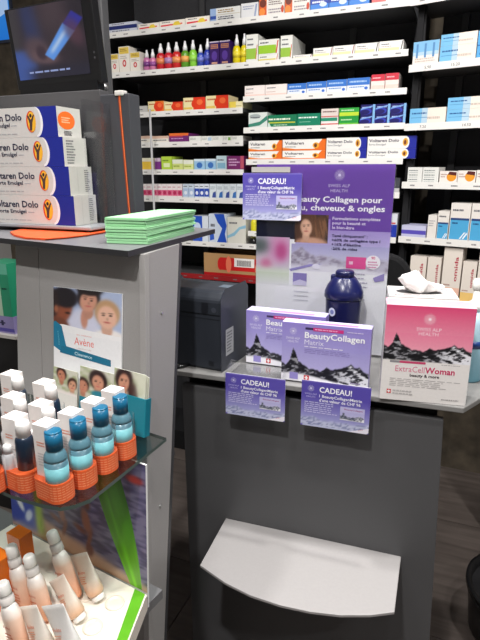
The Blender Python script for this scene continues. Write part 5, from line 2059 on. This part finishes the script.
def flat_card(name, label, cat, O, X, Y, n, W, Hh, printer_fn, base=None, r=.003, t=.0012, mat='gloss_card', parent=None):
    base = Vector(O) if base is None else base
    mb = MB()
    mb.frame(O - n * t, X, Y, n)
    mb.prism([(W / 2 + a, Hh / 2 + b) for a, b in rrect(W, Hh, r, 4)], 0, t, C(226, 224, 236))
    mb.frame(O + n * .0001, X, Y, n)
    printer_fn(mb, W, Hh)
    o = wbuild(mb, name, mat, parent, base)
    if parent is None:
        tag(o, label, cat)
    return o

PCARD = (DA + dout * .026, dout)
for (tl, tr2, bl2, lab) in (((225.5, 371), (285.5, 381.3), (225.5, 413), 'purple gift voucher card hanging at the counter edge, left of two'),
                            ((302, 378.5), (371.5, 389.3), (302, 424.5), 'purple gift voucher card hanging at the counter edge, right of two')):
    a, b, c = Ppl(*tl, PCARD), Ppl(*tr2, PCARD), Ppl(*bl2, PCARD)
    W = (b - a).dot(dx)
    zt_ = (a.z + b.z) / 2
    Hh = zt_ - c.z
    flat_card('gift_card', lab, 'card', Vector((a.x, a.y, zt_ - Hh)), dx, UP, dout, W, Hh, card_print)

# --- purple collagen boxes
def bc_box(ubl, vbl, W, D, Hh, th, z0, label):
    p = Pz(ubl, vbl, z0)
    t = thing('supplement_box', label, 'box', (p.x, p.y, z0 + .0003), th, 'purple supplement boxes')
    mb = MB()
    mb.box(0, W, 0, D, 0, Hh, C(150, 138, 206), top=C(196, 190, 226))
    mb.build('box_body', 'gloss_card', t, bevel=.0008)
    mb = MB()
    mb.frame((0.0004, -.0004, 0.0004), (1, 0, 0), (0, 0, 1), (0, -1, 0))
    W2, H2 = W - .0008, Hh - .0008
    mb.rect(0, .55 * H2, W2, H2, [C(164, 156, 216), C(146, 132, 206)])
    mb.paint(0, 0, W2, .58 * H2, 110, 50, mountain((164, 156, 214), (196, 190, 230), (238, 237, 244), (22, 22, 30), .30))
    logo(mb, .13 * W2, .86 * H2, .040 * W2, C(226, 222, 244))
    mb.text('SWISS ALP', .13 * W2, .72 * H2, .038 * H2, C(226, 222, 244), align='c', width=.16 * W2)
    mb.text('HEALTH', .13 * W2, .665 * H2, .038 * H2, C(226, 222, 244), align='c', width=.12 * W2)
    mb.rect(.27 * W2, .905 * H2, .36 * W2, .94 * H2, C(60, 50, 90))
    mb.rect(.36 * W2, .89 * H2, .70 * W2, .945 * H2, C(206, 50, 130))
    mb.lines(.38 * W2, .90 * H2, .68 * W2, .935 * H2, 1, C(240, 180, 214), 2)
    mb.lines(.74 * W2, .905 * H2, .95 * W2, .935 * H2, 1, C(214, 206, 238), 3)
    mb.text('BeautyCollagen', .265 * W2, .765 * H2, .098 * H2, C(248, 248, 252), True, width=.67 * W2)
    mb.text('Matrix', .265 * W2, .655 * H2, .082 * H2, C(232, 228, 246), False, width=.22 * W2)
    mb.lines(.265 * W2, .605 * H2, .86 * W2, .63 * H2, 1, C(236, 232, 246), 4)
    mb.lines(.265 * W2, .50 * H2, .90 * W2, .585 * H2, 3, C(140, 126, 190), 5, .3)
    # white lower edge with the small symbols
    mb.rect(.10 * W2, .03 * H2, .20 * W2, .15 * H2, C(150, 140, 206))
    mb.rect(.27 * W2, .035 * H2, .33 * W2, .12 * H2, C(206, 40, 50))
    mb.rect(.291 * W2, .045 * H2, .309 * W2, .11 * H2, C(245, 240, 240))
    mb.rect(.28 * W2, .068 * H2, .32 * W2, .087 * H2, C(245, 240, 240))
    mb.text('30', .86 * W2, .05 * H2, .07 * H2, C(150, 140, 170)) if False else mb.lines(.80 * W2, .05 * H2, .93 * W2, .10 * H2, 1, C(160, 150, 180), 6)
    mb.build('front_print', 'gloss_card', t)
    mb = MB()
    mb.frame((0, .0006, Hh + .0004), (1, 0, 0), (0, 1, 0), UP)
    mb.rect(.30 * W, D * .15, .85 * W, D * .40, C(226, 120, 170))
    mb.text('BeautyCollagen', .20 * W, D * .52, D * .28, C(244, 242, 250), True, width=.66 * W)
    mb.build('top_print', 'gloss_card', t)
    return t

pz1 = Pz(281, 379, ZD + .003)
W1 = .5 * ((Ppl(372.5, 327, (pz1, dout)) - Ppl(282.5, 321, (pz1, dout))).dot(dx)) * 2
H1 = Ppl(283, 321.5, (pz1, dout)).z - ZD - .003
bc_box(281, 379, W1, .030, H1, TDK, ZD + .003, 'purple supplement box with black mountain print, front one by the pink box')
bc_box(246, 362, W1, .038, H1 * .98, TDK + R(-2), ZD + .003, 'purple supplement box with black mountain print, rear one by the printer')

# --- pink box
TE = R(-13)
ex_, ey_ = EX(TE), EY(TE)
pe = Pz(379.5, 398.5, ZD)
pl = (pe, -ey_)
W = ((Ppl(464, 406.7, pl) - pe).dot(ex_) + (Ppl(473.5, 308.7, pl) - Ppl(382, 304, pl)).dot(ex_)) / 2
Hh = (Ppl(382, 304, pl).z + Ppl(473.5, 308.7, pl).z) / 2 - ZD
t = thing('supplement_box', 'large pink and white supplement box with black mountains at the counter corner', 'box', (pe.x, pe.y, ZD + .0003), TE)
mb = MB()
mb.box(0, W, 0, .055, 0, Hh, C(226, 222, 220), side=C(214, 210, 212), top=C(236, 170, 190))
mb.build('box_body', 'gloss_card', t, bevel=.0008)
mb = MB()
mb.frame((.0004, -.0004, .0004), (1, 0, 0), (0, 0, 1), (0, -1, 0))
W2, H2 = W - .0008, Hh - .0008
mb.rect(0, 0, W2, .45 * H2, C(230, 226, 224))
mb.rect(0, .60 * H2, W2, H2, [C(236, 152, 176), C(216, 70, 118)])
mb.paint(0, .43 * H2, W2, .72 * H2, 110, 44, mountain((230, 128, 158), (240, 176, 190), (230, 226, 224), (20, 20, 24), .02))
logo(mb, .50 * W2, .872 * H2, .062 * W2, C(248, 226, 234))
mb.text('SWISS ALP', .50 * W2, .752 * H2, .034 * H2, C(248, 222, 232), align='c', width=.28 * W2)
mb.text('HEALTH', .50 * W2, .705 * H2, .034 * H2, C(248, 222, 232), align='c', width=.22 * W2)
mb.rect(.085 * W2, .405 * H2, .20 * W2, .428 * H2, C(140, 140, 144))
mb.rect(.20 * W2, .405 * H2, .50 * W2, .428 * H2, C(198, 70, 110))
mb.lines(.68 * W2, .405 * H2, .93 * W2, .42 * H2, 1, C(180, 176, 180), 2)
mb.text('ExtraCell', .155 * W2, .315 * H2, .062 * H2, C(216, 120, 150), False, width=.34 * W2)
mb.text('Woman', .50 * W2, .315 * H2, .062 * H2, C(200, 56, 104), True, width=.34 * W2)
mb.text('beauty & more', .33 * W2, .268 * H2, .030 * H2, C(70, 60, 66), True, width=.34 * W2)
mb.lines(.10 * W2, .15 * H2, .92 * W2, .245 * H2, 5, C(186, 182, 182), 9, .35)
mb.rect(.075 * W2, .07 * H2, .125 * W2, .115 * H2, C(206, 40, 50))
mb.rect(.094 * W2, .076 * H2, .106 * W2, .109 * H2, C(245, 240, 240))
mb.rect(.083 * W2, .086 * H2, .117 * W2, .099 * H2, C(245, 240, 240))
mb.lines(.145 * W2, .06 * H2, .40 * W2, .12 * H2, 2, C(190, 186, 186), 12)
mb.lines(.72 * W2, .035 * H2, .92 * W2, .06 * H2, 1, C(170, 166, 166), 13)
mb.build('front_print', 'gloss_card', t)
mb = MB()
mb.frame((0, .001, Hh + .0004), (1, 0, 0), (0, 1, 0), UP)
mb.rect(.03 * W, .045, .97 * W, .053, C(240, 214, 222))
mb.lines(.2 * W, .015, .8 * W, .035, 1, C(246, 214, 224), 4)
mb.build('top_print', 'gloss_card', t)

# --- purple poster in its acrylic stand
qc = Py(326, 230, 1.235)
PPO = (qc, dout)
a, b = Ppl(257, 165, PPO), Ppl(396, 163.3, PPO)
W = (b - a).dot(dx)
zt_ = (a.z + b.z) / 2
Hh = zt_ - ZD - .006
O = Vector((a.x, a.y, ZD + .006))
t = thing('promo_poster', 'large purple beauty poster in a clear stand behind the boxes', 'poster', (a.x, a.y, ZD + .0003), TDK)
mb = MB()
mb.box(0, W, 0, .0015, .0057, Hh + .0057, C(226, 226, 230))
sheet = mb.build('poster_sheet', 'paper', t)
def pv(v):
    """height on the sheet of a pixel row (measured at the sheet's middle)"""
    return Ppl(326, v, PPO).z - ZD - .006
def pu(u):
    return (u - 257) / 139.0 * W
mb = MB()
mb.frame((0, -.0003, .0057), (1, 0, 0), (0, 0, 1), (0, -1, 0))
PUR, PUR2 = C(104, 68, 160), C(100, 66, 150)
mb.rect(0, 0, W, Hh, C(238, 238, 242))
mb.rect(0, pv(219), W, Hh, C(104, 68, 160))
mb.rect(pu(300), pv(247), W, pv(219), [C(182, 172, 218), C(146, 120, 194)])
mb.rect(pu(336), pv(230), W, pv(212), PUR)
mb.rect(0, pv(240.5), pu(300), pv(215), C(26, 28, 48))

def lowpic(U, V):
    img = np.array((222, 222, 232), float) + (np.array((168, 164, 208), float) - np.array((222, 222, 232), float)) * V[..., None]
    h = .40 + .30 * np.exp(-((U - .12) / .10) ** 2) + .18 * vnoise(U * 12, V * 0) + .07 * vnoise(U * 40, V * 0)
    n = .6 * vnoise(U * 24, V * 10) + .4 * vnoise(U * 50, V * 22)
    m = sm(h - V, .02)
    img = over(img, m, (190, 186, 204))
    img = over(img, m * sm(n - .55, .05), (140, 130, 150))
    return over(img, sm(.16 + .1 * np.sin(U * 4) - V, .03), (226, 224, 234))
mb.paint(pu(296), pv(272), W, pv(245), 60, 24, lowpic)

def flower(U, V):
    img = solid(U, (196, 190, 206))
    img = over(img, ellm(U, V, .25, .30, .35, .30, .2), (214, 200, 214))
    img = over(img, ellm(U, V, .70, .70, .36, .40, .2), (214, 150, 192))
    img = over(img, ellm(U, V, .75, .62, .16, .22, .25), (190, 80, 140))
    img = over(img, ellm(U, V, .30, .25, .16, .14, .3), (208, 120, 160))
    img = over(img, ellm(U, V, .10, .75, .25, .20, .3), (90, 100, 100))
    img = over(img, sm(.14 - V, .04), (214, 222, 206))
    return img
mb.paint(0, pv(276), pu(294), pv(239), 30, 26, flower)
mb.paint(0, pv(288), pu(294), pv(275.5), 10, 8, lambda U, V: np.array((228, 228, 232), float) + (np.array((206, 216, 196), float) - np.array((228, 228, 232), float)) * V[..., None])

def woman(U, V):
    x = U * 1.22
    img = solid(U, (44, 34, 36))
    img = over(img, ellm(x, V, .46, .62, .44, .46, .08), (92, 60, 44))
    img = over(img, ellm(x, V, .88, .45, .26, .55, .10, -.25), (98, 66, 48))
    img = over(img, ellm(x, V, .18, .40, .20, .50, .10, .2), (80, 52, 40))
    img = over(img, ellm(x, V, .62, -.04, .62, .24, .08), (208, 160, 134))
    img = over(img, ellm(x, V, .42, .22, .12, .22, .12), (196, 146, 120))
    img = face(img, x, V, .42, .56, .36, (226, 180, 154), (84, 56, 42), .18, .95)
    st = sm(vnoise(x * 22 + V * 5, V * 3) - .58, .06)
    hair = sm(x - .66, .05) * sm(V - .12, .06)
    img = over(img, st * hair * .6, (156, 112, 80))
    img = over(img, sm(vnoise(x * 22 - V * 4, V * 3) - .6, .06) * sm(.2 - x, .05) * .5, (130, 92, 66))
    return img
mb.paint(pu(299), pv(243.5), pu(334), pv(215), 44, 40, woman)
logo(mb, pu(343), pv(175), W * .034, C(214, 204, 232))
mb.text('SWISS ALP', pu(343), pv(187), W * .021, C(206, 196, 228), align='c', width=pu(280) if False else W * .155)
mb.text('HEALTH', pu(343), pv(192), W * .021, C(206, 196, 228), align='c', width=W * .12)
mb.text('Beauty Collagen pour', pu(297), pv(202), W * .040, C(242, 240, 248), True, width=pu(386) - pu(297))
mb.text('peau, cheveux & ongles', pu(290), pv(210.5), W * .040, C(242, 240, 248), True, width=pu(389) - pu(290))
mb.text('Formulations complètes', pu(338), pv(219.5), W * .021, C(220, 210, 236), True, width=W * .34)
mb.text('pour la beauté et', pu(338), pv(224), W * .021, C(220, 210, 236), True, width=W * .24)
mb.text('le bien-être', pu(338), pv(228.5), W * .021, C(220, 210, 236), True, width=W * .16)
for k, s_ in enumerate(('Testé cliniquement* :', '+60% de collagène type I', '+16% d\'élastine', '-20% de rides')):
    mb.text(s_, pu(338), pv(236.5 + 4.3 * k), W * .019, C(52, 44, 84), True, width=W * (.26, .35, .215, .19)[k])
mb.rect(pu(354), pv(267), pu(374), pv(255.5), C(222, 84, 150))
mb.rect(pu(357), pv(263), pu(361), pv(260), C(236, 190, 214))
mb.ell(pu(381), pv(260), W * .052, W * .052, C(238, 234, 240), 24)
mb.text('90', pu(381), pv(257), W * .02, C(206, 60, 120), True, align='c')
mb.lines(pu(376), pv(266), pu(386), pv(258.5), 3, C(206, 130, 170), 3)
mb.rect(pu(298.5), pv(287), pu(313.5), pv(274.5), C(140, 128, 190))
mb.poly([(pu(298.5), pv(287)), (pu(313.5), pv(287)), (pu(313.5), pv(283)), (pu(306), pv(281)), (pu(298.5), pv(284))], C(206, 200, 230))
mb.poly([(pu(294), pv(271)), (pu(316), pv(265)), (pu(330), pv(264)), (pu(316), pv(267.5)), (pu(296), pv(273))], C(150, 140, 200))
mb.ell(pu(323), pv(267), W * .03, W * .022, C(226, 224, 238), 18)
mb.poly([(pu(382), pv(275)), (pu(393), pv(270)), (pu(393), pv(277)), (pu(384), pv(279))], C(150, 138, 196))
mb.lines(pu(356), pv(303), pu(378), pv(270), 8, C(176, 170, 190), 7, .25)
mb.lines(pu(300), pv(304), pu(318), pv(291), 3, C(196, 196, 206), 8, .2)
mb.build('poster_print', 'gloss_card', sheet)
mb = MB()
mb.box(-.002, W + .002, -.004, -.002, .0, Hh + .004, C(255, 255, 255))
mb.build('clear_front', 'acrylic', t)
mb = MB()
mb.box(-.002, W + .002, .003, .0045, .0, Hh + .004, C(255, 255, 255))
mb.build('clear_back', 'acrylic', t)
mb = MB()
mb.box(.04, W - .04, .0046, .09, 0, .003, C(255, 255, 255))
mb.build('stand_foot', 'acrylic', t)
# top clamp strip seen above the card
mb = MB()
mb.box(pu(254) - .004, pu(293), -.0075, -.0042, pv(172.5) + .006, pv(167) + .006, C(176, 172, 170))
mb.build('clip_strip', 'satin', t)

PC3 = (qc + dout * .0085, dout)
a, b, c = Ppl(242.8, 174, PC3), Ppl(302.3, 172, PC3), Ppl(242.8, 219.3, PC3)
zt_ = (a.z + b.z) / 2
flat_card('gift_card', 'purple gift voucher card clipped to the upper left of the poster', 'card', Vector((a.x, a.y, c.z)), dx, UP, dout, (b - a).dot(dx), zt_ - c.z, card_print)

# --- navy shaker
q = Py(343.5, 300, 1.165)
t = thing('shaker_bottle', 'glossy navy blue shaker with screw lid before the purple poster', 'shaker', (q.x, q.y, ZD + .0003), TDK)
zz = lambda v: zat(q, v) - ZD
k_ = 1.18 / F
rb = 18.3 * k_
NV, NV2 = C(17, 21, 66), C(20, 25, 74)
mb = MB()
mb.lathe([(rb * .82, 0), (rb * .86, .004), (rb * .98, zz(300)), (rb * .98, zz(297))], 32, NV)
mb.build('cup', 'plastic', t)
mb = MB()
mb.lathe([(rb * 1.02, zz(297.5)), (rb * 1.06, zz(296.5)), (rb * 1.06, zz(291)), (rb * 1.0, zz(288.5)), (rb * .92, zz(285)), (rb * .62, zz(277.5)), (rb * .55, zz(276.5))], 32, NV2)
ld_ = mb.build('screw_lid', 'plastic', t)
mb = MB()
mb.lathe([(rb * .50, zz(277.5)), (rb * .52, zz(272.5)), (rb * .46, zz(270.5)), (rb * .3, zz(270))], 24, NV)
mb.build('drink_cap', 'plastic', ld_)
mb = MB()
mb.box(-rb * .75, -rb * .2, -rb * .18, rb * .18, zz(283), zz(275), NV2)
mb.build('cap_hinge', 'plastic', ld_, bevel=.003)
mb = MB()
ang = R(-90 - 28)
ca_, sa_ = math.cos(ang), math.sin(ang)
mb.frame((rb * 1.0 * ca_, rb * 1.0 * sa_, zz(309)), (-sa_, ca_, 0), (0, 0, 1), (ca_, sa_, 0))
mb.ell(0, 0, rb * .22, rb * .24, C(206, 210, 232), 18)
mb.ell(0, 0, rb * .12, rb * .13, C(120, 130, 190), 12)
mb.build('round_emblem', 'paper', t)

# --- tissue box, pump bottle and chair behind the pink box
tq = Py(388, 310, 1.03)
ztb = zat(tq, 296)
t = thing('tissue_box', 'white patterned tissue box with tissue sticking out behind the pink box', 'tissue box', (tq.x, tq.y, ZD + .0003), TE)
wtb = .132
mb = MB()
mb.box(0, wtb, 0, .10, 0, ztb - ZD, C(226, 222, 220))
mb.frame((0, 0, ztb - ZD + .0004), (1, 0, 0), (0, 1, 0), UP)
mb.ell(wtb * .46, .05, .045, .022, C(60, 56, 60), 20)
mb.lines(.01, .006, wtb - .01, .022, 2, C(160, 150, 156), 3)
mb.lines(.10, .06, wtb - .006, .09, 3, C(176, 172, 180), 5)
mb.build('box_body', 'gloss_card', t)
mb = MB()
n1, n2 = 40, 12
pts, fs = [], []
for j in range(n2 + 1):
    v_ = j / n2
    for i in range(n1):
        a = 2 * math.pi * i / n1
        rr_ = (.40 + .75 * math.sin(min(1, v_ * 1.25) * math.pi * .62)) * (1 + .22 * math.sin(a * 3 + v_ * 3) + .12 * math.sin(a * 7 - v_ * 5))
        if v_ > .75:
            rr_ *= 1 - (v_ - .75) * 3.2
        x = wtb * .46 + .034 * rr_ * math.cos(a) - .004 * v_
        y = .045 + .020 * rr_ * math.sin(a)
        z = ztb - ZD - .002 + v_ * (.044 - .020 * math.cos(a) * 1.0 * (math.cos(a) > 0)) + .004 * math.sin(a * 5 + 1) * v_
        pts.append((x, y, z))
for j in range(n2):
    for i in range(n1):
        k = (i + 1) % n1
        fs.append((j * n1 + i, j * n1 + k, (j + 1) * n1 + k, (j + 1) * n1 + i))
fs.append(tuple(n2 * n1 + i for i in range(n1)))
mb.add(pts, fs, C(240, 238, 236), True)
o = mb.build('tissue', 'tissue', t)
sol = o.modifiers.new('thick', 'SOLIDIFY')
sol.thickness = .0012

q = Py(471.5, 340, 1.06)
t = thing('pump_bottle', 'pale blue pump bottle with white pump at the right frame edge', 'bottle', (q.x, q.y, ZD + .0003), TE)
zz = lambda v: zat(q, v) - ZD
mb = MB()
mb.lathe([(.026, 0), (.028, .004), (.028, zz(322)), (.024, zz(314)), (.012, zz(309)), (.011, zz(306))], 24, C(158, 196, 214),
         cols=[C(110, 170, 190)] + [C(120, 180, 200)] + [C(176, 206, 220)] * 4)
mb.build('bottle_body', 'plastic', t)
mb = MB()
mb.lathe([(.0285, zz(345)), (.0285, zz(338))], 24, C(30, 60, 120))
mb.build('bottle_band', 'plastic', t)
mb = MB()
mb.lathe([(.017, zz(310)), (.017, zz(303)), (.008, zz(300)), (.0075, zz(290))], 18, C(236, 234, 230))
pm = mb.build('pump_collar', 'plastic', t)
mb = MB()
mb.lathe([(.0085, zz(290)), (.011, zz(287)), (.011, zz(282)), (.008, zz(279))], 18, C(240, 238, 234))
mb.tube([(0, 0, zz(284)), (.022, -.012, zz(283)), (.032, -.017, zz(287))], .0045, 8, C(240, 238, 234))
mb.build('pump_head', 'plastic', t)

# black swivel stool with a low backrest behind the counter, seen beside the poster
q = Py(389, 300, 1.47)
t = thing('swivel_chair', 'black swivel chair behind the counter, backrest just right of the poster', 'chair', (q.x, q.y + .17, 0), TDK)
BK = C(26, 26, 28)
mb = MB()
mb.lathe([(.17, 0.0), (.17, .012), (.03, .03)], 28, BK)
mb.build('base_plate', 'plastic', t)
mb = MB()
mb.lathe([(.03, .03), (.028, .25), (.016, .255), (.016, .45)], 16, BK)
mb.build('gas_column', 'plastic', t)
mb = MB()
mb.prism(rrect(.30, .26, .07, 8), .45, .51, BK)
mb.build('seat', 'matte', t, bevel=.015)
zc = zat(Vector((q.x, q.y, 0)), 254)
hbk = zc - .60
xr_ = (Ppl(413, 285, (q, dout)) - q).dot(dx)
mb = MB()
mb.frame((0, -.15, .60), (1, 0, 0), (0, 0, 1), (0, -1, 0))
mb.prism([(a - .14 + xr_ + .052, hbk / 2 + b) for a, b in rrect(.28, hbk, .075, 8)], -.02, .02, BK)
mb.build('backrest', 'matte', t, bevel=.012)
mb = MB()
mb.tube([(-.05, -.10, .47), (-.06, -.12, .50), (-.06, -.125, .62), (-.06, -.128, .70)], .014, 8, BK)
mb.build('back_support', 'plastic', t)

# black bin on the floor at the right edge
q = Pz(513, 640, 0.0)
t = thing('waste_bin', 'black round waste bin on the floor at the lower right edge', 'bin', (q.x + .035, q.y + .02, .0003), 0)
mb = MB()
n = 40
mb.lathe([(.145, 0), (.15, .004), (.162, .12), (.164, .15), (.172, .15), (.172, .162), (.160, .162), (.154, .15), (.146, .012)], n, C(26, 26, 28))
mb.build('bin_body', 'plastic', t)
mb = MB()
mb.lathe([(.1632, .126), (.1662, .129), (.1662, .136), (.1640, .139)], n, C(36, 36, 38))
mb.build('bin_ring', 'plastic', t)
